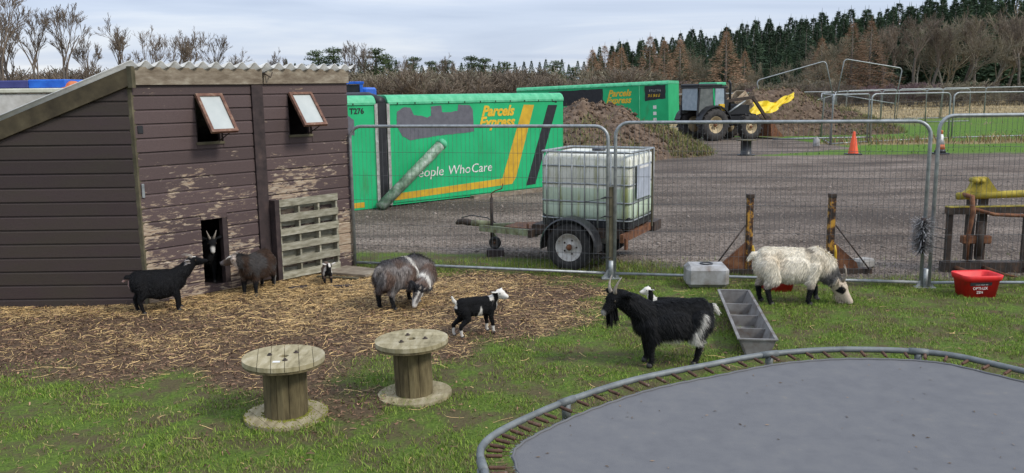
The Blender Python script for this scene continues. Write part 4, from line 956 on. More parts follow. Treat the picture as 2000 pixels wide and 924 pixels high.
def build_boxes():
    T0 = Vector((-2.384, 17.162, 0)); u = Vector((.75408, .65678, 0))
    t, w = box_body('green delivery box body with yellow and black stripes and People Who Care lettering', T0, u, 4.77, 2.4, 2.2, .04)
    grey = [(.18, 1.62), (.20, 1.88), (.36, 1.96), (.52, 1.95), (.60, 1.80), (.80, 1.78), (.92, 1.74), (1.02, 1.78), (1.02, 1.96), (1.28, 1.98), (1.30, 1.84), (1.55, 1.84), (1.70, 1.86), (1.72, 1.99), (2.02, 1.97), (2.10, 1.88), (2.13, 1.42), (1.95, 1.40), (1.2, 1.37), (.5, 1.30), (.30, 1.40)]
    w.patch('bare_patch', ragged(grey, .05, .005), M['patch'])
    w.patch('black_stripe', [(4.29, 1.93), (4.58, 1.925), (3.88, .16), (3.60, .15)], M['black_paint'])
    w.patch('yellow_stripe', [(3.55, 1.95), (3.86, 1.94), (3.33, .44), (3.25, .30), (3.12, .27), (.03, .25), (.03, .12), (3.25, .14), (3.42, .22), (3.52, .38), (3.5, .42), (3.0, .42)][0:2] + [(3.30, .36), (3.18, .22), (.03, .13), (.03, .26), (2.90, .36)], M['yellow_stripe'])
    w.text('Parcels', .30, 2.34, 1.735, M['yellow_paint'], .32, 1.05, .012)
    w.text('Express', .30, 2.26, 1.50, M['yellow_paint'], .32, 1.05, .012)
    for wd_, a_ in (('People', .50), ('Who', 1.40), ('Care', 2.02)): w.text(wd_, .27, a_, .55, M['white_paint'], .15, 1.08, .0)
    for a, z in ((4.42, 2.0), (4.46, 2.02), (4.50, 1.98)): w.patch('scuff', ragged([(a, z), (a + .07, z), (a + .06, z + .05), (a, z + .04)], .02, .01), M['black_paint'])
    MB().bar(w.pt(-.012, .05, .015), w.pt(-.012, 2.04, .015), .05, .05).obj('door_edge', M['old_white'], t)
    MB().bar(w.pt(.05, .10, .01), w.pt(4.75, .10, .01), .02, .03).obj('bottom_rail', M['green'], t)
    t2, w2 = box_body('green delivery box body marked T276, partly hidden behind the shed', T0 - u * .30 - u * 4.9, u, 4.9, 2.4, 2.2, .02)
    MB().bar(w2.pt(4.91, .05, .015), w2.pt(4.91, 2.04, .015), .05, .05).obj('door_edge', M['old_white'], t2)
    w2.text('T276', .15, 4.33, 1.86, M['black_paint'], 0, 1., .004)
    w2.text('Express', .26, 3.45, 1.34, M['yellow_paint'], .32, 1.05, .01)
    w2.patch('bare_patch', ragged([(3.3, 1.45), (3.3, 1.84), (3.9, 1.92), (4.2, 1.90), (4.42, 1.75), (4.42, 1.45)], .05, .012), M['patch'])
    w2.patch('hazard_plate', [(4.25, .06), (4.58, .06), (4.58, .16), (4.25, .16)], M['yellow_stripe'])
    g = thing('door_gap', 'black block painted as the shaded gap between the two green box bodies', 'gap_shade', T0 - u * .15)
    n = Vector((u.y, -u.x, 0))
    MB().prism([u * -.12, u * .10, u * .10 - n * 2.2, u * -.12 - n * 2.2], (0, 0, .02), (0, 0, 2.1)).obj('gap_shade', M['black_paint'], g)  # black block fills the gap, its shade put into the colour
    MB().tube([u * -.01 - n * .0 + ZZ * 2.06, u * -.01 - n * .5 + ZZ * 2.16, u * -.01 - n * 2 + ZZ * 2.16], .11, 10).obj('gap_shade_top', M['black_paint'], g)
    # plank lying along the foot of the box
    p = MB().bar((0, 0, .04), (2.6, 0, .04), .12, .08).obj('timber_beam', M['weather'], None); p.location = T0 + u * 1.9 + n * .18; p.rotation_euler = (0, 0, math.atan2(u.y, u.x) + .02); tag(p, 'long weathered timber beam lying along the foot of the striped box body', 'timber')
    # leaning pole
    M['pole'] = mat_noise('scratched_green_pole', [(.3, (.05, .10, .055)), (.5, (.16, .24, .16)), (.62, (.30, .36, .29)), (.75, (.48, .50, .44))], 7, .6, 0, .2)
    a = T0 - u * .42 + n * .24 + ZZ * .06; b = T0 + u * 1.16 + n * .16 + ZZ * 1.21; d = (b - a).normalized()
    q = thing('leaning_pole', 'thick green and white pole leaning against the striped box body', 'pole', a)
    MB().tube([Vector(), (b - a)], .105, 16).obj('shaft', M['pole'], q)
    MB().tube([(b - a) - d * .06, (b - a) + d * .02, (b - a) + d * .07], [.113, .113, .08], 16).obj('cap', M['green_roof'], q)
    # blue cab roof behind, boxes behind the shed
    q = thing('blue_skip', 'bright blue truck cab top showing behind the green box bodies', 'truck cab', (-5.4, 24.0, .1))
    MB().box((.75, .8, 1.15), (1.55, 1.6, 2.3)).obj('body', M['blue'], q, .05)
    MB().box((.78, -.01, 2.16), (1.06, .04, .42)).obj('dark_window', M['black_paint'], q)
    for x in (.2, 1.36): MB().box((x, -.03, 2.16), (.08, .06, .52)).obj('pillar', M['blue'], q, .01)
    MB().box((.78, -.03, 2.42), (1.3, .08, .07)).obj('window_header', M['blue'], q, .01)
    MB().tube([(.28, -.06, 1.98), (.6, -.08, 2.05), (.95, -.08, 2.06), (1.25, -.06, 2.0)], .05, 8).obj('hose', M['blue'], q)
    q = thing('curtain_trailer', 'white box trailer with dark blue top rail behind the shed', 'trailer', (-16.75, 21.2, 0), R(2)); q.scale = (1, 1, 1.12)
    MB().box((2.5, 1.2, 1.07), (9.6, 2.4, 2.0)).obj('body', M['curtain'], q, .03)
    MB().box((2.5, 1.18, 2.14), (9.64, 2.44, .10)).obj('cream_rail', M['cream'], q, .02)
    MB().box((1.0, 1.3, 2.28), (8.0, 2.2, .17)).obj('blue_panel', M['navy'], q, .02)
    MB().box((5.45, 1.3, 2.285), (.9, 2.2, .19)).obj('blue_corner', M['blue'], q, .02)
    mb = MB(); mb.lathe([(.0, 0), (.40, 0), (.42, .10), (.34, .22), (.12, .30), (0, .31)], 20); o = mb.obj('orange_dome', M['orange_old'], None); o.location = (-10.85, 21.9, 2.38); o.scale = (.75, .75, .8)
    tag(o, 'faded orange plastic dome on the box behind the shed roof', 'plastic dome')
    # second green trailer
    u2 = Vector((7.28, -3.0, 0)).normalized(); L2 = 7.87; e = Vector((7.68, 42.5, .0))
    t3, w3 = box_body('long green delivery trailer with black panels behind the soil heap', e - u2 * L2 + ZZ * -.14, u2, L2, 2.5, 2.55, .45, .14, tilt=.033)
    w3.patch('black_panel', ragged([(1.75, 2.28), (4.60, 2.30), (4.60, 1.55), (1.75, 1.5)], .2, .015), M['black_paint'])
    w3.patch('black_panel', ragged([(6.72, 2.34), (7.74, 2.36), (7.74, 1.70), (6.72, 1.60)], .15, .02), M['black_paint'])
    w3.text('Parcels', .44, 4.86, 1.90, M['yellow_paint'], .32, .92, .014); w3.text('Express', .44, 4.76, 1.56, M['yellow_paint'], .32, .90, .014)
    for k in range(6): a = 6.95 + k * .10; w3.patch('white_letter_scrap', ragged([(a, 2.05), (a + .05, 2.05), (a + .05, 2.16), (a, 2.16)], .04, .02), M['white_paint'])
    for k in range(5): a = 6.85 + k * .13; w3.patch('yellow_letter_scrap', ragged([(a, 1.78), (a + .09, 1.80), (a + .11, 1.94), (a + .03, 1.92)], .05, .025), M['yellow_paint'])
    MB().bar(w3.pt(6.45, .47, .012), w3.pt(6.45, 2.4, .012), .05, .03).obj('seam', M['green_roof'], t3)
    for z in (.62, .92, 1.22): w3.patch('marker_plate', [(7.12, z), (7.28, z), (7.28, z + .16), (7.12, z + .16)], M['white_paint'])
    for a in (1.0, 2.2, 6.2, 7.2): MB().box(w3.pt(a, .28, -1.2), (.35, 2.0, .40), Matrix.Rotation(math.atan2(u2.y, u2.x), 3, 'Z')).obj('support', M['dark_steel'], t3)
M['blue'] = mat_noise('bright_blue_paint', [(.3, (.01, .08, .42)), (.7, (.02, .14, .58))], 6, .5, 0, .1)
M['navy'] = mat_noise('faded_navy', [(.3, (.03, .035, .14)), (.7, (.05, .055, .19))], 5, .6, 0, .1)
M['cream'] = mat_noise('cream_paint', [(.3, (.45, .44, .33)), (.7, (.62, .61, .50))], 6, .6, 0, .1)
M['curtain'] = mat_noise('dirty_white_curtain', [(.3, (.36, .34, .29)), (.7, (.62, .60, .55))], 3, .7, 0, .2)
build_boxes()

# ================================================================ SOIL HEAPS, TRACTOR, CONES
M['soil'] = mat_noise('heaped_soil', [(.28, (.045, .028, .018)), (.5, (.115, .076, .049)), (.72, (.22, .16, .11))], 5, .95, 0, .9, bscale=14, dist=.05, detail=9)
def heap(label, cx, cy, rx, ry, h, seed, grass, lump=.16, rz=0.):
    n = 64; g = np.linspace(-1.12, 1.12, n); X, Y = np.meshgrid(g, g); r = np.hypot(X, Y)
    base = np.clip(1 - r, 0, 1) ** .82; nz = fbm(X * 3 + 7, Y * 3 + 3, seed, 5) - .5
    ca, sa = math.cos(rz), math.sin(rz); wx = X * rx; wy = Y * ry
    Z = h * base * (1 + nz * .9) + (base > .02) * (fbm(X * 14, Y * 14, seed + 9, 3) - .5) * lump - (r > 1) * .12 - .02
    V = np.stack([wx * ca - wy * sa, wx * sa + wy * ca, Z], -1).reshape(-1, 3)
    i = np.arange(n - 1)[None] + n * np.arange(n - 1)[:, None]; F = np.stack([i, i + 1, i + 1 + n, i + n], -1).reshape(-1, 4)
    k = r.reshape(-1)[F].min(1) < 1.06; t = thing('soil_heap', label, 'soil heap', (cx, cy, float(gz(cx, cy))))
    link('soil', mesh_np('soil', V, F[k], None, True), t, M['soil'])
    # clods, sticks and weeds lying on it
    m = 2600; a = RNG.uniform(0, 6.283, m); q = np.sqrt(RNG.random(m)) * .97; px_ = q * np.cos(a); py_ = q * np.sin(a)
    ix = np.clip(((px_ + 1.12) / 2.24 * (n - 1)).astype(int), 0, n - 1); iy = np.clip(((py_ + 1.12) / 2.24 * (n - 1)).astype(int), 0, n - 1); zz = Z[iy, ix]
    wx = px_ * rx; wy = py_ * ry; P = np.stack([wx * ca - wy * sa, wx * sa + wy * ca, zz + .01], -1)
    U6 = np.array([(1, 0, 0), (-1, 0, 0), (0, 1, 0), (0, -1, 0), (0, 0, 1), (0, 0, -1)], float)
    T8 = np.array([(0, 2, 4), (2, 1, 4), (1, 3, 4), (3, 0, 4), (2, 0, 5), (1, 2, 5), (3, 1, 5), (0, 3, 5)])
    s = RNG.uniform(.025, .09, (m, 1, 1)) * RNG.uniform(.5, 1.4, (m, 6, 1)); Vc = U6[None] * s + P[:, None]
    Fc = (np.arange(m)[:, None, None] * 6 + T8[None]).reshape(-1, 3); C = np.repeat(np.array([.10, .068, .045]) * RNG.uniform(.35, 2., (m, 1)), 6, 0)
    o = link('clods', mesh_np('clods', Vc.reshape(-1, 3), Fc, C), t, mat_attr('clod', .95, .15)); o['kind'] = 'stuff'
    gn = 9000; a = RNG.uniform(0, 6.283, gn); q = np.sqrt(RNG.random(gn)) * 1.05; px_ = q * np.cos(a); py_ = q * np.sin(a)
    d = np.clip(fbm(px_ * 3.2 + 2, py_ * 3.2, seed + 3) * 2.4 - 1.05 + grass + .5 * (q - .6), 0, 1); k = RNG.random(gn) < d; px_ = px_[k]; py_ = py_[k]; gn = len(px_)
    ix = np.clip(((px_ + 1.12) / 2.24 * (n - 1)).astype(int), 0, n - 1); iy = np.clip(((py_ + 1.12) / 2.24 * (n - 1)).astype(int), 0, n - 1)
    wx = px_ * rx; wy = py_ * ry; t2 = RNG.random((gn, 1)); col = np.array([.07, .12, .02]) * t2 + np.array([.26, .21, .09]) * (1 - t2)
    b = blades('weeds', wx * ca - wy * sa, wx * sa + wy * ca, Z[iy, ix], RNG.uniform(.06, .30, gn), RNG.uniform(.015, .03, gn), RNG.uniform(.2, 1., gn), col, mat_attr('weed', .8), None); b.parent = t
    return t
def build_yard():
    heap('brown soil heap with weeds between the two green trailers', 3.05, 31.5, 3.1, 4.2, 1.95, 5, .05)
    heap('low grassy spoil spreading from the foot of the soil heap', 4.7, 31.0, 2.4, 2.4, .95, 12, .3)
    heap('tall brown soil and manure heap in front of the tractor bucket', 13.6, 44.5, 4.4, 3.2, 2.55, 23, .08)
    heap('grassy end of the manure heap beside the wire fences', 16.6, 44.0, 3.0, 2.6, 1.25, 31, .35)
    # tractor ---------------------------------------------------
    t = thing('tractor', 'green and black tractor with front loader parked by the soil heap', 'tractor', (8.15, 38.7, 0), R(24))
    ty = mat_noise('tractor_tyre', [(.3, (.02, .019, .018)), (.7, (.06, .055, .05))], 9, .9, 0, .3); rim = mat_noise('cream_rim', [(.3, (.30, .22, .11)), (.7, (.52, .42, .26))], 7, .6, 0, .1)
    for y in (-.78, .78):
        wheel(t, (.40, y, .70), (0, 1 if y > 0 else -1, 0), .70, .42, .36, ty, rim, 'rear_wheel', True, 8)
        wheel(t, (2.35, y, .56), (0, 1 if y > 0 else -1, 0), .56, .36, .29, ty, rim, 'front_wheel', True, 8)
    dk = M['black_paint']
    MB().box((1.5, 0, .85), (2.6, .55, .5)).obj('chassis', dk, t, .04)
    MB().box((2.1, 0, 1.30), (1.3, .66, .55)).obj('bonnet', dk, t, .08)
    for y in (-.80, .80):
        pts = [(.40 + .84 * math.cos(R(a)), .70 + .84 * math.sin(R(a))) for a in range(20, 165, 18)]
        MB().prism([Vector((x, y - .2, z)) for x, z in pts] + [Vector((x * .98, y - .2, z - .06)) for x, z in pts[::-1]], (0, 0, 0), (0, .42, 0)).obj('fender', dk, t)
    for x in (-.35, .55, 1.15):
        for y in (-.62, .62): MB().bar((x, y, 1.2 if x > 0 else 1.1), (x + (.12 if x < .3 else -.08), y * .94, 2.36), .07, .07).obj('cab_pillar', M['green'] if x == .55 else dk, t)
    MB().box((.28, 0, 2.40), (1.30, 1.34, .12)).obj('cab_roof', dk, t, .04); MB().box((.86, 0, 2.45), (.56, 1.30, .15)).obj('roof_hatch', M['green_roof'], t, .04)
    MB().box((.42, 0, 2.31), (1.60, 1.30, .08)).obj('roof_trim', dk, t, .02)
    for y in (-.60, .60):
        MB().box((.83, y, 1.78), (.50, .02, 1.0)).obj('side_window', M['glass'], t)
        MB().box((.12, y, 1.72), (.80, .02, 1.1)).obj('door_panel', M['cabpanel'], t)
    MB().box((1.12, 0, 1.80), (.02, 1.1, .95)).obj('windscreen', M['glass'], t)
    MB().box((-.32, 0, 1.80), (.02, 1.1, .95)).obj('rear_window', M['glass'], t)
    MB().box((.75, -.84, 1.44), (.26, .12, .30)).obj('number_plate', M['yellow_paint'], t, .01)
    MB().tube([(1.5, -.45, 1.2), (1.5, -.45, 2.45), (1.42, -.45, 2.6)], .05, 8).obj('exhaust', dk, t)
    for y in (-.5, .5):
        MB().bar((1.25, y, 1.0), (1.25, y, 1.75), .12, .14).obj('loader_tower', dk, t)
        MB().bar((1.25, y, 1.70), (2.7, y, 1.85), .09, .14).obj('loader_arm', M['dark_steel'], t)
        MB().bar((2.68, y, 1.88), (3.65, y, .75), .09, .13).obj('loader_arm', M['dark_steel'], t)
        MB().tube([(1.4, y, 1.2), (2.3, y, 1.72)], .045, 8).obj('ram', M['galv'], t)
    MB().prism([Vector((3.45, -.95, .10)), Vector((4.2, -.95, .06)), Vector((3.75, -.95, .45)), Vector((3.5, -.95, .85)), Vector((3.38, -.95, .85))], (0, 0, 0), (0, 1.9, 0)).obj('bucket', M['rust'], t)
    q = thing('wooden_crate', 'pale wooden crate carried tilted in the tractor loader arms', 'crate', t.matrix_world @ Vector((0, 0, 0)))
    q.location = Vector((10.6, 39.85, 1.25)); q.rotation_euler = (0, R(-38), R(20))
    for k in range(5): MB().box((0, -.35, .10 + k * .17), (.75, .03, .14)).obj('crate_slat', M['crate'], q)
    for k in range(5): MB().box((0, .35, .10 + k * .17), (.75, .03, .14)).obj('crate_slat', M['crate'], q)
    for x in (-.36, .36): MB().box((x, 0, .44), (.03, .70, .82)).obj('crate_end', M['crate'], q)
    MB().box((0, 0, .02), (.74, .70, .03)).obj('crate_floor', M['crate'], q)
    # yellow sheet on the heap
    g = 22; vs = []; pts = [(10.75, 41.0, 1.05), (11.3, 41.1, 1.55), (12.0, 41.4, 1.5), (12.6, 41.8, 1.55), (13.2, 42.0, 1.85), (13.5, 42.1, 1.95)]; wds = [.40, .62, .55, .34, .26, .22]
    for i in range(g + 1):
        f = i / g * (len(pts) - 1); k = min(int(f), len(pts) - 2); e = f - k; p = Vector(pts[k]).lerp(Vector(pts[k + 1]), e); wd = wds[k] * (1 - e) + wds[k + 1] * e
        for j in range(9):
            v = j / 8 - .5; vs.append(p + Vector((random.uniform(-.03, .03), -.2 - v * .3 + random.uniform(-.05, .05) + .08 * math.sin(i * 1.3 + j), -wd * (v + .3) + .06 * math.sin(i * .9 + j * 1.7))))
    fs = [(i * 9 + j, i * 9 + j + 1, i * 9 + 10 + j, i * 9 + 9 + j) for i in range(g) for j in range(8)]
    b0 = len(vs); fs2 = [tuple(b0 + k for k in f[::-1]) for f in fs]; vs2 = vs + [v + Vector((0, .015, -.004)) for v in vs]
    o = MB().add(vs2, fs + fs2, True).obj('tarpaulin', M['tarp'], None, fixn=False); tag(o, 'crumpled bright yellow tarpaulin sheet draped on the manure heap', 'tarpaulin')
    # small black reel
    q = thing('black_reel', 'small black cable reel standing on the gravel yard', 'reel', (8.0, 29.7, 0))
    MB().lathe([(.22, .03), (.18, .05), (.18, .48), (.22, .50)], 20).obj('barrel', M['black_plastic'], q)
    MB().lathe([(.30, 0), (.30, .03), (0, .03)], 20).obj('base_flange', M['black_plastic'], q); MB().lathe([(.34, .50), (.34, .53), (0, .53)], 20).obj('top_flange', M['mossy_timber'], q)
    def cone(label, x, y, white):
        q = thing('traffic_cone', label, 'cone', (x, y, float(gz(x, y))))
        MB().box((0, 0, .02), (.46, .46, .045)).obj('base', M['black_plastic'], q, .015)
        if not white:
            MB().lathe([(.17, .043), (.165, .06), (.04, .76), (.03, .78), (0, .78)], 20).obj('cone_body', M['orange'], q)
        else:
            MB().lathe([(.19, .043), (.155, .16)], 20).obj('cone_foot', M['black_plastic'], q)
            MB().lathe([(.155, .16), (.125, .32)], 20).obj('orange_band', M['orange_old'], q); MB().lathe([(.125, .32), (.062, .66)], 20).obj('white_band', M['white_paint'], q)
            MB().lathe([(.062, .66), (.04, .70), (.06, .72), (.055, .78), (0, .80)], 16).obj('cone_tip', M['orange_old'], q)
    cone('plain bright orange traffic cone on the grass verge', 11.62, 29.6, False)
    cone('dirty white and orange traffic cone with dark base on the verge', 14.42, 29.3, True)
    q = MB().lathe([(.11, 0), (.13, .05), (.12, .28), (.05, .34), (.05, .38), (0, .38)], 12).obj('plastic_drum', M['white_plastic'], None); q.location = (11.75, 33.6, 0); tag(q, 'small pale plastic container standing at the foot of the far wire fence', 'container')
    # far fence panels, standing
    far = fence_panel_mesh(3.45, 1.95, .03, .2, .16, .0028)
    def fp(label, a, b, grp, tilt=0.):
        a = Vector((a[0], a[1], float(gz(a[0], a[1])) + (a[2] if len(a) > 2 else 0))); b = Vector((b[0], b[1], float(gz(b[0], b[1])) + (b[2] if len(b) > 2 else 0)))
        o = panel(label, far, a, b, tilt, grp); o.scale = ((b - a).length / 3.45, 1, 1)
    L1 = 'galvanised mesh fence panel in the far row between field and wood'
    xs = [(12.6, 34.2), (13.9, 37.4), (16.2, 40.2), (19.2, 42.0)]
    fp('galvanised mesh fence panel standing at the corner by the orange cone', (12.5, 34.1), (14.4, 35.3), None)
    fp('galvanised mesh fence panel standing across the green field edge behind the pale cone', (14.5, 35.3), (18.6, 37.2), None)
    fp('galvanised mesh fence panel in line with the green field edge by the right hand boundary', (18.8, 37.3), (23.4, 38.6), None)
    for a, b in zip([(12.5, 34.2), (13.6, 38.4), (15.6, 44.0), (18.0, 49.0), (20.6, 54.0)], [(13.55, 38.2), (15.5, 43.8), (17.9, 48.8), (20.5, 53.8), (24.6, 56.2)]):
        fp('galvanised mesh fence panel in the row climbing past the dry grass bank', a, b, 'fence panels along the dry bank', random.uniform(-.05, .05))
    for i in range(6):
        a = (24.8 + i * 3.0, 56.4 + .3 * i); b = (27.7 + i * 3.0, 56.7 + .3 * i); fp(L1, a, b, 'far row of fence panels', random.uniform(-.12, .12))
    for i in range(7):
        a = (8.2 + i * 2.75, 51 + i * .2); b = (10.9 + i * 2.75, 51.2 + i * .2); fp('galvanised mesh fence panel standing behind the tractor and manure heap', a, b, 'fence panels behind the manure heap', random.uniform(-.06, .06))
    fp('mesh fence panel propped up slantwise on the manure heap, rising to the right', (13.6, 47.0, .75), (17.3, 47.2, 1.75), None)
    fp('mesh fence panel propped up slantwise on the manure heap, falling to the right', (17.5, 47.2, 1.80), (20.7, 47.4, 1.25), None)
    o = panel('mesh fence panel lying flat on the gravel before the manure heap', far, (11.1, 37.0, .10), (14.3, 37.3, .10), -14., None)
M['cabpanel'] = mat_noise('dusty_cab_panel', [(.3, (.075, .085, .08)), (.7, (.15, .16, .15))], 5, .4, 0, .05)
M['crate'] = mat_noise('pale_crate_wood', [(.3, (.30, .21, .13)), (.7, (.50, .40, .28))], 6, .8, 0, .2)
M['tarp'] = mat_noise('yellow_tarp', [(.3, (.66, .46, .01)), (.7, (.80, .60, .03))], 3, .5, 0, .1)
build_yard()

# ================================================================ GOATS
def ico():
    bm = bmesh.new(); bmesh.ops.create_icosphere(bm, subdivisions=2, radius=1)
    v = np.array([x.co[:] for x in bm.verts]); f = np.array([[q.index for q in p.verts] for p in bm.faces]); bm.free(); return v, f
ICO = ico()
class Body:
    def __init__(s): s.V = []; s.F = []; s.n = 0
    def ell(s, c, r, B=None):
        v = ICO[0] * np.array(r)
        if B is not None: v = v @ np.array(B)         # rows of B = axes
        s.V.append(v + np.array(c)); s.F.append(ICO[1] + s.n); s.n += len(v)
    def chain(s, pts, rad, flat=None):
        for (a, b, ra, rb) in zip(pts[:-1], pts[1:], rad[:-1], rad[1:]):
            a = np.array(a, float); b = np.array(b, float); L = np.linalg.norm(b - a); k = max(2, int(L / (min(ra, rb) * .4)) + 1)
            for i in range(k + 1):
                t = i / k; r = ra + (rb - ra) * t; s.ell(a + (b - a) * t, (r, r, r))
    def solid(s, voxel, smooth):
        me = mesh_np('tmp', np.concatenate(s.V), np.concatenate(s.F)); o = bpy.data.objects.new('tmp', me); COL.objects.link(o)
        m = o.modifiers.new('r', 'REMESH'); m.mode = 'VOXEL'; m.voxel_size = voxel; m.use_smooth_shade = True
        m = o.modifiers.new('s', 'SMOOTH'); m.factor = .5; m.iterations = smooth
        dg = bpy.context.evaluated_depsgraph_get(); out = bpy.data.meshes.new_from_object(o.evaluated_get(dg))
        bpy.data.objects.remove(o); bpy.data.meshes.remove(me); return out
def unit(v): v = np.array(v, float); return v / np.linalg.norm(v)
M['coat'] = mat_attr('goat_coat', .85, .12); M['fur'] = mat_attr('goat_fur', .65, .18)
M['horn'] = mat_noise('grey_horn', [(.3, (.15, .12, .095)), (.7, (.32, .28, .23))], 40, .5, 0, .4)
M['hoof'] = mat_noise('dark_hoof', [(.3, (.015, .013, .011)), (.7, (.05, .045, .04))], 30, .6, 0, .2)
M['eye'] = mat_noise('goat_eye', [(.3, (.012, .008, .004)), (.7, (.05, .03, .01))], 30, .12, 0, 0, spec=.6)
def goat(label, loc, yaw, S, coat, neck, poll, hdir, hup=(0, 0, 1), fur=.035, furn=9000, horns=.0, kid=False, tail='up', beard=0., fat=1., legs=None, hornback=.6, earfold=0., seed=1, skirt=0., cat='goat', deep=1., hz=1., sleek=.16):
    rng = np.random.default_rng(seed)
    root = thing('goat_kid' if kid else 'goat', label, cat, (loc[0], loc[1], float(gz(loc[0], loc[1])) if len(loc) < 3 else loc[2]), yaw); root.scale = (S, S, S)
    b = Body(); f = fat; lk = .8 if kid else 1.
    tz = .03 if kid else 0.
    b.ell((.20, 0, .375 + tz), (.135, .105 * f, .135)); b.ell((.02, 0, .345 + tz - .10 * (deep - 1)), (.25, .145 * f * (.8 if kid else 1), .145 * deep * (.8 if kid else 1))); b.ell((-.20, 0, .375 + tz), (.135, .112 * f * (.9 if kid else 1), .135))
    b.ell((.10, 0, .40 + tz), (.2, .10 * f, .115)); b.chain([(.22, 0, .43 + tz), (0, 0, .435 + tz), (-.22, 0, .44 + tz)], [.08, .085, .085])
    dl = legs or {}
    hooves = []
    for sy in (1, -1):
        ox = dl.get(('f', sy), 0.); y = .078 * sy
        pts = [(.205, y * .8, .36), (.19 + ox * .3, y, .24), (.205 + ox * .7, y, .135), (.20 + ox, y, .05), (.215 + ox, y, .02)]
        b.chain(pts, [.068 * lk, .045 * lk, .029, .021, .023]); hooves.append((.222 + ox, y))
        ox = dl.get(('h', sy), 0.); y = .082 * sy
        pts = [(-.20, y * .75, .37), (-.165 + ox * .2, y, .26), (-.265 + ox * .8, y, .165), (-.25 + ox, y, .05), (-.235 + ox, y, .02)]
        b.chain(pts, [.088 * lk, .064 * lk, .030, .021, .023]); hooves.append((-.228 + ox, y))
    npts = [(.22, 0, .42 + tz)] + [tuple(p) for p in neck] + [tuple(poll)]
    nr = np.linspace(.108 if not kid else .078, .062 if not kid else .056, len(npts)); b.chain(npts, list(nr))
    hd = unit(hdir); hu = unit(np.array(hup) - hd * np.dot(hup, hd)); hs = np.cross(hu, hd); P = np.array(poll, float)
    q = (1.18 if kid else 1.) * hz; q2 = (.8 if kid else 1.) * hz
    H = lambda a, s, u: P + hd * a * q2 + hs * s * q + hu * u * q
    B = np.stack([hd, hs, hu])
    b.ell(H(.03, 0, .005), (.072 * q, .054 * q, .056 * q), B)
    b.chain([H(.05, 0, .002), H(.115, 0, -.012), H(.165, 0, -.022)], [.046 * q, .034 * q, .027 * q])
    b.chain([H(.03, 0, -.03), H(.14, 0, -.04)], [.034 * q, .020 * q]); b.ell(H(.178, 0, -.018), (.016, .022, .018), B)
    for sy in (1, -1):      # brow ridges and ears
        b.ell(H(.055, .036 * sy, .026), (.026, .016, .018), B)
        e0 = H(-.005, .05 * sy, .022); ed = unit(hs * sy * (1 - .4 * earfold) + hu * (.18 - earfold * .7) - hd * .35); eu = unit(np.cross(ed, hd)); ew = np.cross(eu, ed)
        Be = np.stack([ed, ew, eu]); Lr = .062 * q; b.ell(e0 + ed * Lr * .8, (Lr, .026 * q, .0115), Be)
    if tail == 'up': b.chain([(-.29, 0, .45 + tz), (-.345, 0, .50 + tz), (-.37, 0, .56 + tz)], [.032, .026, .016])
    elif tail == 'back': b.chain([(-.28, 0, .45 + tz), (-.335, 0, .455 + tz), (-.375, 0, .41 + tz)], [.034, .028, .016])
    else: b.chain([(-.29, 0, .44 + tz), (-.345, 0, .40 + tz), (-.36, 0, .33 + tz)], [.032, .028, .018])
    me = b.solid(.0105, 5); n = len(me.vertices); V = np.empty(n * 3, np.float32); me.vertices.foreach_get('co', V); V = V.reshape(-1, 3).astype(float)
    Nn = np.empty(n * 3, np.float32); me.vertices.foreach_get('normal', Nn); Nn = Nn.reshape(-1, 3)
    # head-local coordinates for markings
    hl = (V - P) @ B.T; hl /= np.array([q2, q, q])
    col = coat(V, hl, rng)
    me.materials.clear(); a = me.color_attributes.new('col', 'FLOAT_COLOR', 'POINT'); c4 = np.ones((n, 4), np.float32); c4[:, :3] = col; a.data.foreach_set('color', c4.ravel())
    link('body', me, root, M['coat'])
    # fur strands rooted on the body
    me.calc_loop_triangles(); T = np.empty(len(me.loop_triangles) * 3, np.int32); me.loop_triangles.foreach_get('vertices', T); T = T.reshape(-1, 3)
    ar = np.linalg.norm(np.cross(V[T[:, 1]] - V[T[:, 0]], V[T[:, 2]] - V[T[:, 0]]), axis=1); pick = rng.choice(len(T), furn, p=ar / ar.sum())
    w = rng.dirichlet((1, 1, 1), furn); pos = (V[T[pick]] * w[..., None]).sum(1); nor = Nn[T[pick]].mean(1); fc = col[T[pick]].mean(1)
    hlp = ((pos - P) @ B.T); inhead = (hlp[:, 0] > -.02) & (np.linalg.norm(hlp, axis=1) < .26) & (pos[:, 0] > -.5)
    low = pos[:, 2] < .20
    ln = fur * rng.uniform(.6, 1.25, furn); ln = np.where(low, np.minimum(ln * .35, .02), ln); ln = np.where(inhead, np.minimum(ln * .25, .012), ln)
    ln = np.where(pos[:, 0] < -.3, ln * .5, ln)
    side = np.clip(1 - np.abs(nor[:, 2]), 0, 1); ln = ln * (1 + skirt * side * (pos[:, 2] > .22) * (pos[:, 2] < .42))
    dirv = nor * .26 + np.array([-.42, 0, -.66]) * (1 - .55 * inhead[:, None]) + rng.normal(0, sleek, (furn, 3))
    dirv -= nor * np.minimum(0, (dirv * nor).sum(1) - .12)[:, None]
    dirv /= np.linalg.norm(dirv, axis=1)[:, None]; d2 = dirv + np.array([-.05, 0, -.35]); d2 /= np.linalg.norm(d2, axis=1)[:, None]
    sd = np.cross(dirv, nor + rng.normal(0, .3, (furn, 3))); sd /= np.linalg.norm(sd, axis=1)[:, None] + 1e-6; sd *= (.0018 + .014 * ln)[:, None] * .8
    p1 = pos + dirv * ln[:, None] * .5; p2 = p1 + d2 * ln[:, None] * .5; pos = pos - nor * .003
    FV = np.stack([pos - sd, pos + sd, p1 - sd * .8, p1 + sd * .8, p2], 1).reshape(-1, 3); k = np.arange(furn)[:, None] * 5
    FF = np.concatenate([k + [0, 1, 3], k + [0, 3, 2], k + [2, 3, 4]]); FC = np.repeat(np.clip(fc * rng.uniform(.7, 1.45, (furn, 1)) + rng.uniform(0, .007, (furn, 1)), 0, 1), 5, 0)
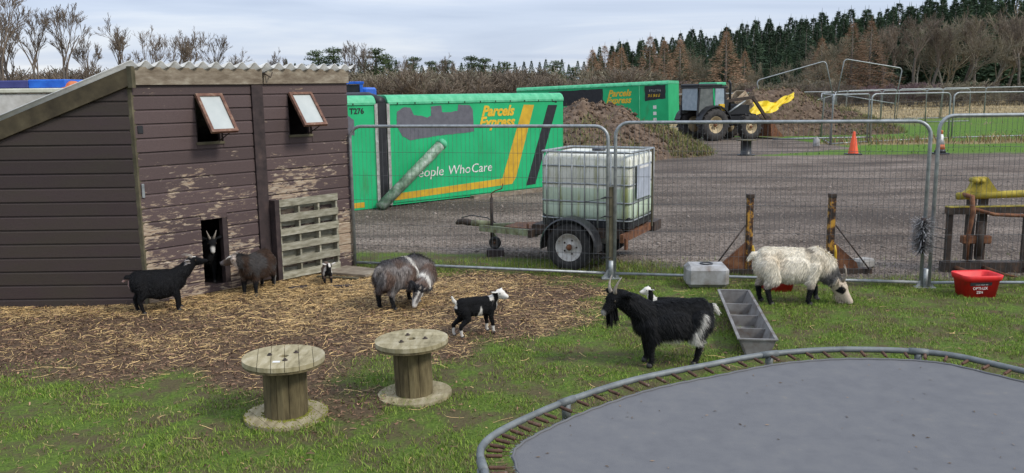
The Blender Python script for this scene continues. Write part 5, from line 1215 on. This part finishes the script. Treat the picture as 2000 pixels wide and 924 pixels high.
    o = link('fur', mesh_np('fur', FV, FF, FC), root, M['fur']); o['kind'] = 'stuff'
    if beard:
        m = 260; s = rng.normal(0, .010, (m, 3)); p0 = H(.10, 0, -.055) + s + np.outer(rng.uniform(-.05, .04, m), hd); L_ = beard * rng.uniform(.6, 1., m)
        dv = np.array([0, 0, -1.]) + rng.normal(0, .12, (m, 3)) - hd * .1; sdv = rng.normal(0, 1, (m, 3)); sdv /= np.linalg.norm(sdv, axis=1)[:, None]; sdv *= .004
        bv = np.stack([p0 - sdv, p0 + sdv, p0 + dv * L_[:, None] * .6 + sdv, p0 + dv * L_[:, None] * .6 - sdv, p0 + dv * L_[:, None]], 1).reshape(-1, 3); k = np.arange(m)[:, None] * 5
        bc = np.repeat(coat(p0, np.tile(np.array([[.1, 0, -.06]]), (m, 1)), rng), 5, 0)
        o = link('beard', mesh_np('beard', bv, np.concatenate([k + [0, 1, 2], k + [0, 2, 3], k + [3, 2, 4]]), bc), root, M['fur']); o['kind'] = 'stuff'
    for sy in (1, -1):
        MB().lathe([(0, -.009), (.006, -.007), (.0095, 0), (.006, .007), (0, .009)], 10).obj('eye', M['eye'], root).location = Vector(H(.062, .047 * sy, .014))
        if horns:
            base = H(.012, .02 * sy, .045); pts = []; rad = []
            for i in range(8):
                t = i / 7; pts.append(base + hu * horns * (t - .25 * t * t) - hd * horns * hornback * t * t + hs * sy * horns * .28 * t); rad.append(.015 * (1 - t) + .003)
            MB().tube(pts, rad, 8).obj('horn', M['horn'], root)
    hm = MB().lathe([(.024, 0), (.025, .012), (.021, .034), (.0, .036)], 10).mesh('hoof')
    for hx, hy in hooves: link('hoof', hm, root, M['hoof']).location = (hx - .004, hy, -.004)
    return root
BLK = np.array([.0055, .0055, .006]); WHT = np.array([.58, .55, .49]); GRY = np.array([.16, .145, .135]); BRN = np.array([.11, .062, .038])
def base(V, c): return np.tile(np.array(c, float), (len(V), 1))
def put(col, m, c): col[m] = c; return col
def mixm(col, w, c): w = np.clip(w, 0, 1)[:, None]; return col * (1 - w) + np.array(c) * w
def nz3(V, s, seed): return fbm(V[:, 0] * s + V[:, 2] * s * .7 + 5, V[:, 1] * s + V[:, 2] * s * .6 + 9, seed)
def coat_black(V, h, r):
    c = base(V, BLK); return mixm(c, (h[:, 0] > -.05) * (np.linalg.norm(h, axis=1) < .25) * sstep(.036, .05, h[:, 2]) * sstep(-.05, .0, h[:, 0]) * (np.abs(h[:, 1]) < .02) * (h[:, 0] < .06), WHT)
def coat_black_pink(V, h, r):
    c = coat_black(V, h, r); c = mixm(c, sstep(-.30, -.335, V[:, 0]) * sstep(.44, .40, V[:, 2]) * (np.abs(V[:, 1]) < .05), np.array([.45, .30, .27]))
    return mixm(c, (np.abs(h[:, 1]) > .075) * (h[:, 0] < .03) * (h[:, 0] > -.06) * (np.abs(h[:, 2] - .03) < .04), GRY * 1.6)
def coat_shed(V, h, r):
    c = base(V, BLK * 1.3); hd_ = np.linalg.norm(h, axis=1) < .26
    return mixm(c, hd_ * sstep(.10, .14, h[:, 0]) * .8, WHT * .8)
def coat_brown(V, h, r):
    n = nz3(V, 9, 3); c = base(V, BRN * .38); c = mixm(c, sstep(.5, .66, n), GRY * .3); c = mixm(c, sstep(.50, .55, V[:, 2]) * (np.abs(V[:, 1]) < .07), BLK * 1.5)
    c = mixm(c, sstep(.22, .18, V[:, 2]), BLK * 1.4); hd_ = (np.linalg.norm(h, axis=1) < .27) & (h[:, 0] > -.06)
    c = mixm(c, hd_ * .9, np.array([.10, .072, .055])); c = mixm(c, hd_ * sstep(.018, .032, h[:, 2]) * (np.abs(h[:, 1]) < .04), WHT); c = mixm(c, hd_ * sstep(.12, .15, h[:, 0]), np.array([.12, .11, .11]))
    c = mixm(c, hd_ * (np.abs(h[:, 1]) > .065) * (h[:, 0] < .06), np.array([.45, .38, .32])); return mixm(c, sstep(-.24, -.28, V[:, 0]) * sstep(.48, .4, V[:, 2]) * .8, WHT * .8)
def coat_kid_brown(V, h, r):
    c = base(V, np.array([.14, .10, .078])); c = mixm(c, sstep(.24, .2, V[:, 2]), BLK * 1.5); c = mixm(c, sstep(.06, .04, V[:, 2]) * (V[:, 0] > 0) * (V[:, 1] > 0), WHT)
    hd_ = (np.linalg.norm(h, axis=1) < .27) & (h[:, 0] > -.07); c = mixm(c, hd_, BLK * 1.8); c = mixm(c, hd_ * (np.abs(h[:, 1]) < .022) * (h[:, 2] > .0) * (h[:, 0] < .12), WHT)
    return mixm(c, hd_ * (np.abs(h[:, 1]) > .055) * (h[:, 0] < .05), WHT * .85)
def coat_big_brown(V, h, r):
    n = nz3(V, 7, 13); c = base(V, np.array([.115, .074, .055])); c = mixm(c, sstep(.42, .6, n), np.array([.19, .165, .148])); c = mixm(c, sstep(.47, .53, V[:, 2] + (n - .5) * .06), np.array([.055, .052, .055]))
    c = mixm(c, sstep(-.26, -.31, V[:, 0]) * (np.abs(V[:, 1]) < .09), GRY * 1.1); c = mixm(c, sstep(.026, .016, np.abs(V[:, 0] - .12 - (V[:, 2] - .36) * -.10)) * (V[:, 2] > .18), WHT * 1.05)
    c = mixm(c, sstep(.20, .16, V[:, 2]) * (V[:, 0] < 0), BLK * 2); c = mixm(c, sstep(.22, .18, V[:, 2]) * (V[:, 0] > 0) * (V[:, 1] < 0), WHT * .9); c = mixm(c, sstep(.2, .16, V[:, 2]) * (V[:, 0] > 0) * (V[:, 1] >= 0), BLK * 2)
    hd_ = (np.linalg.norm(h, axis=1) < .26) & (h[:, 0] > -.06); c = mixm(c, hd_, GRY * .9); c = mixm(c, hd_ * (h[:, 0] < .05) * (h[:, 2] > -.01), BLK * 3); c = mixm(c, hd_ * (np.abs(np.abs(h[:, 1]) - .024) < .008) * (h[:, 0] > .04), WHT); c = mixm(c, hd_ * sstep(.14, .17, h[:, 0]), WHT)
    return c
def coat_kid_bw(V, h, r):
    n = nz3(V, 12, 22); c = base(V, BLK); c = mixm(c, (V[:, 2] < .09 + .05 * n), WHT); c = mixm(c, sstep(.01, -.008, np.abs(V[:, 0] - .03 + (n - .5) * .05) - .05 * (.43 - V[:, 2]) / .2) * (V[:, 2] < .43) * (V[:, 2] > .2), WHT)
    c = mixm(c, (V[:, 0] < -.31) * (V[:, 2] > .42) * sstep(.4, .5, n + .1), WHT); c = mixm(c, sstep(.2, .24, V[:, 0]) * sstep(.36, .40, V[:, 2]) * sstep(.5, .42, V[:, 2]), GRY * .6)
    c = mixm(c, (V[:, 2] > .46 + .05 * n) * (V[:, 0] > .19) * (V[:, 0] < .25), WHT * .9)
    hd_ = (np.linalg.norm(h, axis=1) < .28) & (h[:, 0] > -.03); c = mixm(c, hd_, WHT * 1.1); return mixm(c, hd_ * (h[:, 0] < .03) * (np.abs(h[:, 1]) > .03) * (h[:, 2] < .02), BLK)
def coat_long_black(V, h, r):
    n = nz3(V, 10, 33); c = base(V, BLK * .9); c = mixm(c, sstep(.040, .015, V[:, 2] - .205 - .05 * (n - .4)) * (V[:, 0] < .12) * (V[:, 0] > -.2) * (V[:, 2] > .16), WHT)
    c = mixm(c, sstep(.030, .014, np.abs(V[:, 0] + .185 + (V[:, 2] - .36) * .5)) * (V[:, 2] > .2) * (V[:, 2] < .43) * (np.abs(V[:, 1]) > .06) * .85, WHT)
    c = mixm(c, (V[:, 0] < -.325) * .9, WHT * 1.05); c = mixm(c, sstep(.14, .11, V[:, 2]) * sstep(.05, .065, V[:, 2]) * (V[:, 0] < -.2) * (V[:, 1] < 0), WHT * .8)
    c = mixm(c, (V[:, 0] < -.2) * (V[:, 2] < .035) * (V[:, 1] > 0), WHT); hd_ = (np.linalg.norm(h, axis=1) < .26)
    return mixm(c, hd_ * sstep(.16, .175, h[:, 0]) * .35, WHT)
def coat_white(V, h, r):
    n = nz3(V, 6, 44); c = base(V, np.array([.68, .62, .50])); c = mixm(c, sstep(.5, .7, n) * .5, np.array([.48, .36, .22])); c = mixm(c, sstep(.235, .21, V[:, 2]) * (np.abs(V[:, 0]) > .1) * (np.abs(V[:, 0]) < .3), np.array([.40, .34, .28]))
    c = mixm(c, sstep(.165, .15, V[:, 2]) * (V[:, 0] < .31), BLK * 1.5); c = mixm(c, sstep(.60, .66, n) * sstep(.47, .5, V[:, 2]) * .7, BLK * 4)
    nk = sstep(-.02, -.04, h[:, 0]) * sstep(-.13, -.09, h[:, 0]) * (V[:, 0] > .25); c = mixm(c, nk * .9, np.array([.04, .04, .045]))
    hd_ = (np.linalg.norm(h, axis=1) < .27) & (h[:, 0] > -.03) & (V[:, 0] > .25); c = mixm(c, hd_, np.array([.50, .42, .32])); c = mixm(c, hd_ * sstep(.030, .038, np.abs(h[:, 1])) * (h[:, 0] > .03) * (h[:, 0] < .085) * (h[:, 2] < .03), BLK * 2)
    return mixm(c, hd_ * (h[:, 0] < .0) * (np.abs(h[:, 1]) < .05), GRY)
def build_goats():
    goat('black goat standing at the shed corner, looking up with head raised', (-3.72, 8.93), R(24), .87, coat_black_pink, [(.30, .0, .47), (.36, .01, .53)], (.40, .02, .575), (.80, -.25, .12), horns=.08, hornback=1.3, fur=.022, furn=14000, tail='back', fat=1.15, deep=1.22, seed=1, legs={('h', -1): .06, ('f', 1): .03})
    c = A + U * .89 - NN * .42
    goat('dark horned goat peering out from inside the shed doorway', (c.x, c.y, .07), R(-58), .92, coat_shed, [(.31, .0, .50), (.36, .02, .54)], (.40, .03, .575), (.75, -.1, -.62), (0, 0, 1), horns=.14, hornback=.35, fur=.02, furn=6000, tail='down', beard=.06, seed=2)
    goat('brown and grey goat by the doorway with its head stretched towards the door', (-2.94, 9.83), R(-102), .92, coat_brown, [(.30, -.04, .46), (.31, -.09, .475)], (.285, -.135, .47), (.14, -.98, -.14), horns=.06, hornback=1.4, fur=.04, furn=13000, tail='down', fat=1.12, deep=1.15, seed=3, earfold=.2)
    goat('tiny brown kid with white blaze standing before the pallet', (-2.21, 10.17), R(-74), .48, coat_kid_brown, [(.28, .01, .50)], (.33, .03, .55), (.72, .10, -.45), kid=True, fur=.025, furn=3500, tail='down', seed=4, legs={('f', 1): .05})
    goat('shaggy brown goat with white belt bending its head to the straw', (-1.19, 9.08), R(54), 1.0, coat_big_brown, [(.28, -.10, .38), (.21, -.20, .33), (.11, -.235, .27)], (.0, -.25, .215), (-.45, -.16, -.86), (-.2, -.95, .1), horns=.04, fur=.06, furn=26000, tail='back', fat=1.12, deep=1.1, sleek=.09, hz=1.08, skirt=.5, seed=5, legs={('h', -1): .04, ('f', -1): -.02})
    goat('small black and white kid standing with its white tail raised', (-.345, 7.93), R(28), .66, coat_kid_bw, [(.28, -.01, .49), (.31, -.03, .53)], (.335, -.05, .565), (.55, -.72, -.06), kid=True, fur=.018, furn=6000, tail='up', seed=6, legs={('h', 1): -.07, ('f', -1): .03, ('h', -1): -.02})
    goat('long haired black horned goat with beard and white flank beside the trampoline', (1.315, 6.99), R(186), 1.04, coat_long_black, [(.32, .0, .49), (.40, .01, .535)], (.455, .02, .565), (.62, .36, -.42), horns=.13, hornback=.75, fur=.05, furn=26000, tail='back', beard=.15, fat=1.0, skirt=.4, sleek=.10, earfold=.3, seed=7, legs={('h', -1): .0, ('h', 1): .07, ('f', 1): -.02, ('f', -1): -.02})
    goat('black and white kid standing behind the long haired black goat', (1.47, 8.0), R(165), .56, coat_kid_bw, [(.28, 0, .50), (.31, 0, .57)], (.33, .0, .645), (.85, .3, .0), kid=True, fur=.018, furn=4000, tail='down', seed=8)
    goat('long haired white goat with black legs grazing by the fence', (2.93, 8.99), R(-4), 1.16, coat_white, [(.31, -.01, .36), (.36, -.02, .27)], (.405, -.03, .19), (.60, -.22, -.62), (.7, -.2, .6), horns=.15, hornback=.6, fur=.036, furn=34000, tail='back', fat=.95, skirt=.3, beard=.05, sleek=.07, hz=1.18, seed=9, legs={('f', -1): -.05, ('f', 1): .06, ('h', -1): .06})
build_goats()

# ================================================================ TREES
def tree_mats():
    M['bark'] = mat_noise('grey_bark', [(.3, (.06, .05, .04)), (.7, (.15, .13, .105))], 3, .9, 0, .3)
    M['bark_pale'] = mat_noise('pale_bark', [(.3, (.12, .11, .08)), (.7, (.26, .24, .19))], 3, .9, 0, .3)
    M['twig'] = mat_noise('brown_twigs', [(.3, (.10, .078, .058)), (.7, (.21, .165, .12))], .4, .9, 0, 0, rnd=.4)
    M['twig_pale'] = mat_noise('pale_twigs', [(.3, (.13, .112, .072)), (.7, (.25, .215, .145))], .4, .9, 0, 0, rnd=.4)
    M['larch'] = mat_noise('larch_twigs', [(.3, (.19, .11, .065)), (.7, (.36, .23, .135))], .5, .9, 0, 0, rnd=.35)
    M['spruce'] = mat_noise('spruce_needles', [(.3, (.02, .04, .02)), (.7, (.055, .092, .042))], .6, .85, 0, 0, rnd=.4)
    M['pine'] = mat_noise('pine_needles', [(.3, (.03, .05, .018)), (.7, (.08, .115, .04))], .6, .85, 0, 0, rnd=.3)
    M['birch'] = mat_noise('birch_bark', [(.3, (.25, .24, .22)), (.7, (.5, .48, .45))], 5, .8, 0, .2)
    M['purple'] = mat_noise('purple_twigs', [(.3, (.12, .075, .08)), (.7, (.20, .13, .13))], .5, .9, 0, 0, rnd=.3)
tree_mats()
def grow(trunk, crown, rng, p, d, L, r, lvl, maxl, spread, up, minr, wob=.18, nch=(3, 5)):
    pts = [p]; rad = [r]; n = 4 if lvl < 2 else 3; q = p.copy(); dd = d.copy(); ch = []
    for i in range(n):
        dd = (dd + Vector((rng.gauss(0, wob), rng.gauss(0, wob), rng.gauss(0, wob) + up * .12))).normalized(); q = q + dd * (L / n); pts.append(q.copy()); rad.append(max(r * (1 - .62 * (i + 1) / n), minr)); ch.append((q.copy(), dd.copy()))
    (trunk if lvl == 0 else crown).tube(pts, rad, 7 if lvl == 0 else (4 if lvl == 1 else 3), lvl == 0)
    if lvl >= maxl: return
    k = rng.randint(*nch) + (1 if lvl == 0 else 0)
    for j in range(k):
        t = rng.uniform(.30 if lvl else .35, 1.); i = min(int(t * n), n - 1); b, bd = ch[i]; b = pts[i].lerp(pts[i + 1], t * n - i)
        ax = Vector((rng.gauss(0, 1), rng.gauss(0, 1), rng.gauss(0, .5))); ax = (ax - bd * ax.dot(bd)).normalized()
        nd = (bd * math.cos(spread * rng.uniform(.6, 1.2)) + ax * math.sin(spread * rng.uniform(.6, 1.2)) + Vector((0, 0, up * .25))).normalized()
        grow(trunk, crown, rng, b, nd, L * rng.uniform(.5, .78) * (1.15 - .35 * t), max(r * .5 * (1.1 - .4 * t), minr), lvl + 1, maxl, spread, up, minr, wob, nch)
def proto_tree(name, seed, H, maxl, spread, up, tm, cm, minr=.012, tr=.13, multi=1, wob=.16, nch=(3, 5), first=.45):
    rng = random.Random(seed); trunk = MB(); crown = MB()
    for k in range(multi):
        a = rng.uniform(0, 6.283); d = Vector((math.cos(a) * .35 * (multi > 1), math.sin(a) * .35 * (multi > 1), 1)).normalized()
        grow(trunk, crown, rng, Vector((.1 * k, 0, -.1)), d, H * first * rng.uniform(.85, 1.1), tr / (1 if multi == 1 else 1.6), 0, maxl, spread, up, minr, wob, nch)
    return (trunk.mesh('trunk', fixn=False), crown.mesh('crown', fixn=False), tm, cm, name)
def proto_spruce(seed, H, Rb, mat, name, dens=1., droop=.35, bare=False, tufts=7):
    rng = random.Random(seed); trunk = MB().tube([(0, 0, -.1), (0, 0, H * .5), (0, 0, H)], [.13, .08, .012], 6); c = MB(); n = int(H * 3.2 * dens)
    for i in range(n):
        z = H * min(1., .06 + .94 * (i / n) ** .92 + rng.uniform(-.02, .02)); Lr = Rb * (1 - z / H) ** .8 * rng.uniform(.7, 1.15) + .04
        for j in range(rng.randint(5, 7)):
            a = rng.uniform(0, 6.283); d = Vector((math.cos(a), math.sin(a), rng.uniform(-.05, .3) * (1 if z / H > .6 else .3))); L = Lr * rng.uniform(.7, 1.1); s = Vector((-math.sin(a), math.cos(a), 0))
            P = [Vector((0, 0, z)) + d * L * t + Vector((0, 0, -droop * L * t * t + (.25 * droop * L * t ** 4))) for t in (0, .35, .7, 1)]
            if bare: c.tube(P, [.022, .016, .012, .008], 3, False)
            for k in range(tufts):
                t = rng.uniform(.15, 1.); e = P[0].lerp(P[3], t) if t > .99 else P[int(t * 3)].lerp(P[min(int(t * 3) + 1, 3)], t * 3 % 1)
                w = (.42 if not bare else .36) * L * (1.15 - t * .6) + .08; sg = rng.choice((-1, 1)); q = e + s * sg * w * rng.uniform(.5, 1) + d * w * rng.uniform(.2, .7) + Vector((0, 0, rng.uniform(-.35, .05) * w))
                h = Vector((0, 0, 1)) * (w * (.30 if not bare else .05)) + d * w * .10 * (0 if bare else 1)
                c.add([e - h * .6, e + h * .6, q], [(0, 1, 2)])
    top = Vector((0, 0, H))
    c.tube([top, top + Vector((0, 0, .45))], [.02, .006], 3, False)
    return (trunk.mesh('trunk', fixn=False), c.mesh('crown', fixn=False), M['bark'], mat, name)
def proto_fir(seed, H, Rb, n=3400, mat='spruce', name='spruce_tree', thin=1., rise=0.):
    rng = random.Random(seed); trunk = MB().tube([(0, 0, -.1), (0, 0, H * .5), (0, 0, H)], [.13, .08, .012], 6); c = MB(); ph = [rng.uniform(0, 6.283) for _ in range(6)]
    for i in range(n):
        f = rng.random() ** 1.35; z = H * (.05 + .95 * f); a = rng.uniform(0, 6.283)
        env = Rb * (1 - f) ** 1.05 * (1 + .22 * math.sin(3 * a + ph[0] + z * 2.1) + .18 * math.sin(5 * a + ph[1] - z * 3.7) + .15 * math.sin(z * 7 + ph[2] + a)) + .06
        r = env * (rng.uniform(.25, 1.) ** .6); d = Vector((math.cos(a), math.sin(a), 0)); s = Vector((-math.sin(a), math.cos(a), 0)); p = d * r + Vector((0, 0, z - .25 * r))
        L = rng.uniform(.25, .6) * (.45 + .55 * (1 - f)); q = p + d * L * rng.uniform(.5, 1) + s * L * rng.uniform(-.6, .6) + Vector((0, 0, L * rng.uniform(-.45, .35) + (f > .8) * L * .3)); w = (s * rng.uniform(-1, 1) + Vector((0, 0, rng.uniform(.4, 1)))) * L * .26 * thin; q.z += rise * L
        c.add([p - w, p + w, q], [(0, 1, 2)])
    c.tube([Vector((0, 0, H * .97)), Vector((0, 0, H + .5))], [.035, .008], 3, False)
    return (trunk.mesh('trunk', fixn=False), c.mesh('crown', fixn=False), M['bark'], M[mat], name)
def proto_pine(seed, H):
    rng = random.Random(seed); trunk = MB(); trunk.tube([(0, 0, -.1), (.1, 0, H * .5), (0, .1, H * .92)], [.16, .11, .04], 7); c = MB()
    for i in range(60):
        z = H * rng.uniform(.18, 1.0); a = rng.uniform(0, 6.283); rr = rng.uniform(.1, 1) * H * .34 * (1.25 - z / H); cc = Vector((rr * math.cos(a), rr * math.sin(a), z)); R0 = rng.uniform(.35, .75)
        trunk.tube([Vector((0, 0, z - .5)), cc], [.03, .012], 3, False)
        for k in range(60):
            v = Vector((rng.gauss(0, 1), rng.gauss(0, 1), rng.gauss(0, .6))); v = v.normalized() * R0 * rng.random() ** .4; e = cc + Vector((v.x, v.y, v.z * .6)); o = Vector((rng.gauss(0, 1), rng.gauss(0, 1), rng.gauss(.3, .7))).normalized() * .22; s = Vector((rng.gauss(0, 1), rng.gauss(0, 1), rng.gauss(0, 1))).normalized() * .06
            c.add([e - s, e + s, e + o], [(0, 1, 2)])
    return (trunk.mesh('trunk', fixn=False), c.mesh('crown', fixn=False), M['bark'], M['pine'], 'pine_tree')
HT = {}
def plant(proto, x, y, h, H0, label, group, rz=None, sx=1., cat='tree'):
    if proto[4] + proto[1].name not in HT: HT[proto[4] + proto[1].name] = max(v.co.z for v in proto[1].vertices)
    H0 = HT[proto[4] + proto[1].name]
    t = thing(proto[4], label, cat, (x, y, float(gz(x, y)) - .05), random.uniform(0, 6.283) if rz is None else rz, group); s = h / H0; t.scale = (s * sx, s * sx, s)
    link('trunk', proto[0], t, proto[2]); link('crown', proto[1], t, proto[3]); return t
def build_trees():
    rn = random.Random(11)
    PX = lambda px, D: (px - 1000) / 1700 * D
    # height needed so that the top reaches picture row y when standing at distance D (eye height 2.25, sea level ground)
    def hh(y, D, px): return 2.25 + (178 - (px - 1000) * .012 - y) / 1700 * D - float(gz(PX(px, D), D))
    bareA = [proto_tree('bare_tree', 40 + i, 9., 5, .52, .45, M['bark'], M['twig'], .0085, .13, 1, .11, (3, 4), .40) for i in range(3)]
    bareP = [proto_tree('bare_tree', 60 + i, 9., 4, .6, .35, M['bark_pale'], M['twig_pale'], .012, .17, 2, .16, (4, 5), .45) for i in range(2)]
    bush = [proto_tree('bare_shrub', 80 + i, 3., 3, .55, .35, M['bark'], M['twig'], .014, .06, 5, .2, (4, 6), .55) for i in range(2)]
    bushP = [proto_tree('bare_shrub', 90, 3., 3, .6, .3, M['bark_pale'], M['twig_pale'], .013, .06, 4, .25, (4, 6), .55), proto_tree('bare_shrub', 91, 3., 3, .5, .4, M['bark'], M['purple'], .012, .05, 5, .15, (4, 6), .55)]
    sp = [proto_fir(100 + i, 9., rr) for i, rr in enumerate((2.0, 2.4, 2.7, 1.8))]
    la = [proto_fir(120 + i, 8., 2.3, 5200, 'larch', 'larch_tree', .22, .15) for i in range(2)]
    pi = [proto_pine(130 + i, 8.) for i in range(2)]
    # left: bare trees over the shed roof
    lab = 'bare deciduous tree with fine twigs standing beyond the shed roof'; g = 'bare trees behind the shed'
    for px, y, D in ((8, -30, 62), (42, 5, 70), (84, 12, 66), (132, 8, 60), (178, 60, 75), (246, 32, 66), (292, 52, 70), (345, 60, 72), (388, 52, 64), (432, 62, 66), (478, 92, 74), (545, 94, 84)):
        plant(rn.choice(bareA), PX(px, D), D, hh(y, D, px), 8.6, lab, g, sx=.95)
    # hedge wood on the left horizon
    for k in range(64):
        px = -30 + k * 11 + rn.uniform(-4, 4); D = rn.uniform(78, 100); plant(rn.choice(bush), PX(px, D), D, hh(rn.uniform(128, 150), D, px), 2.9, 'bare brown shrub in the hedge on the skyline behind the shed', 'hedge shrubs behind the shed', sx=1.3, cat='shrub')
    for k in range(14):
        px = 20 + k * 36 + rn.uniform(-12, 12); D = 120; plant(rn.choice(sp), PX(px, D), D, hh(rn.uniform(128, 142), D, px), 9.2, 'small dark conifer poking out of the skyline hedge behind the shed', 'skyline conifers behind the shed')
    # middle: pines, shrubs
    for px, y, D in ((632, 98, 92), (662, 92, 90), (742, 94, 95), (768, 108, 105), (816, 110, 110), (850, 118, 112), (880, 116, 105), (925, 108, 92), (952, 112, 94), (990, 120, 105), (1085, 118, 110), (1120, 130, 100)):
        plant(rn.choice(pi), PX(px, D), D, hh(y, D, px), 8.2, 'bushy green pine behind the green box bodies', 'pines behind the box bodies', sx=1.35)
    for px, y, D in ((705, 82, 88), (725, 86, 90), (800, 108, 100), (868, 104, 100)):
        plant(rn.choice(bareA), PX(px, D), D, hh(y, D, px), 8.6, 'bare reddish tree standing among the pines behind the box bodies', 'bare trees among the pines')
    for k in range(54):
        px = 640 + k * 11.5 + rn.uniform(-5, 5); D = rn.uniform(66, 88); plant(rn.choice(bush + bushP[:1]), PX(px, D), D, hh(rn.uniform(125, 162), D, px), 2.9, 'bare brown shrub in the thicket behind the green box bodies', 'thicket behind the box bodies', sx=1.3, cat='shrub')
    for k in range(46):
        px = 560 + k * 15 + rn.uniform(-4, 4); D = rn.uniform(160, 185); plant(rn.choice(sp), PX(px, D), D, hh(rn.uniform(112, 128), D, px), 9.2, 'distant dark conifer in the plantation on the skyline', 'distant skyline conifers')
    # right: spruce plantation
    for row in range(4):
        for k in range(44):
            px = 1150 + k * 20 + rn.uniform(-7, 7) + row * 7; D = 112 + row * 11 + rn.uniform(-3, 3)
            y = np.interp(px, [1150, 1240, 1330, 1480, 1620, 1760, 1900, 2040], [112, 78, 68, 44, 28, 12, -2, -10]) + rn.uniform(-10, 22) - row * 2
            plant(rn.choice(sp), PX(px, D), D, hh(y, D, px), 9.2, 'dark green spruce in the plantation beyond the yard', 'plantation spruces', sx=rn.uniform(1.0, 1.5))
    for k in range(22):
        px = 1235 + k * 27 + rn.uniform(-9, 9); D = rn.uniform(90, 96); plant(rn.choice(sp), PX(px, D), D, hh(np.interp(px, [1235, 1500, 1850], [95, 80, 50]) + rn.uniform(-15, 25), D, px), 9.2, 'dark green spruce in the plantation beyond the yard', 'plantation spruces', sx=rn.uniform(1.2, 1.7))
    for px, y in ((1158, 92), (1182, 84), (1200, 96), (1214, 88), (1268, 66), (1296, 74), (1326, 72), (1414, 56), (1450, 96), (1597, 70), (1655, 40), (1690, 36)):
        D = rn.uniform(80, 86); plant(rn.choice(la), PX(px, D), D, hh(y, D, px), 8.3, 'leafless orange brown larch at the edge of the plantation', 'larches at the plantation edge', sx=1.45)
    for k in range(24):
        px = 1560 + k * 21 + rn.uniform(-7, 7); D = rn.uniform(84, 98); y = np.interp(px, [1500, 1640, 1760, 1900, 2060], [100, 66, 40, 12, -12]) + rn.uniform(-12, 40)
        plant(rn.choice(bareA + bareP), PX(px, D), D, hh(y, D, px), 8.6, 'bare tangled deciduous tree at the wood edge above the dry meadow', 'bare trees at the wood edge', sx=1.15)
    for px, y, D in ((1365, 96, 84), (1305, 118, 86), (1515, 120, 82), (1455, 132, 84), (1606, 116, 82)):
        plant(rn.choice(bareP), PX(px, D), D, hh(y, D, px), 8.6, 'pale branched bare tree standing before the larches', 'pale bare trees before the larches')
    for k in range(84):
        px = 1160 + k * 10.4 + rn.uniform(-5, 5); D = rn.uniform(72, 82); plant(rn.choice(bush + bushP), PX(px, D), D, hh(rn.uniform(150, 180), D, px), 2.9, 'bare twiggy shrub in the undergrowth at the wood edge', 'undergrowth shrubs at the wood edge', sx=1.35, cat='shrub')
build_trees()
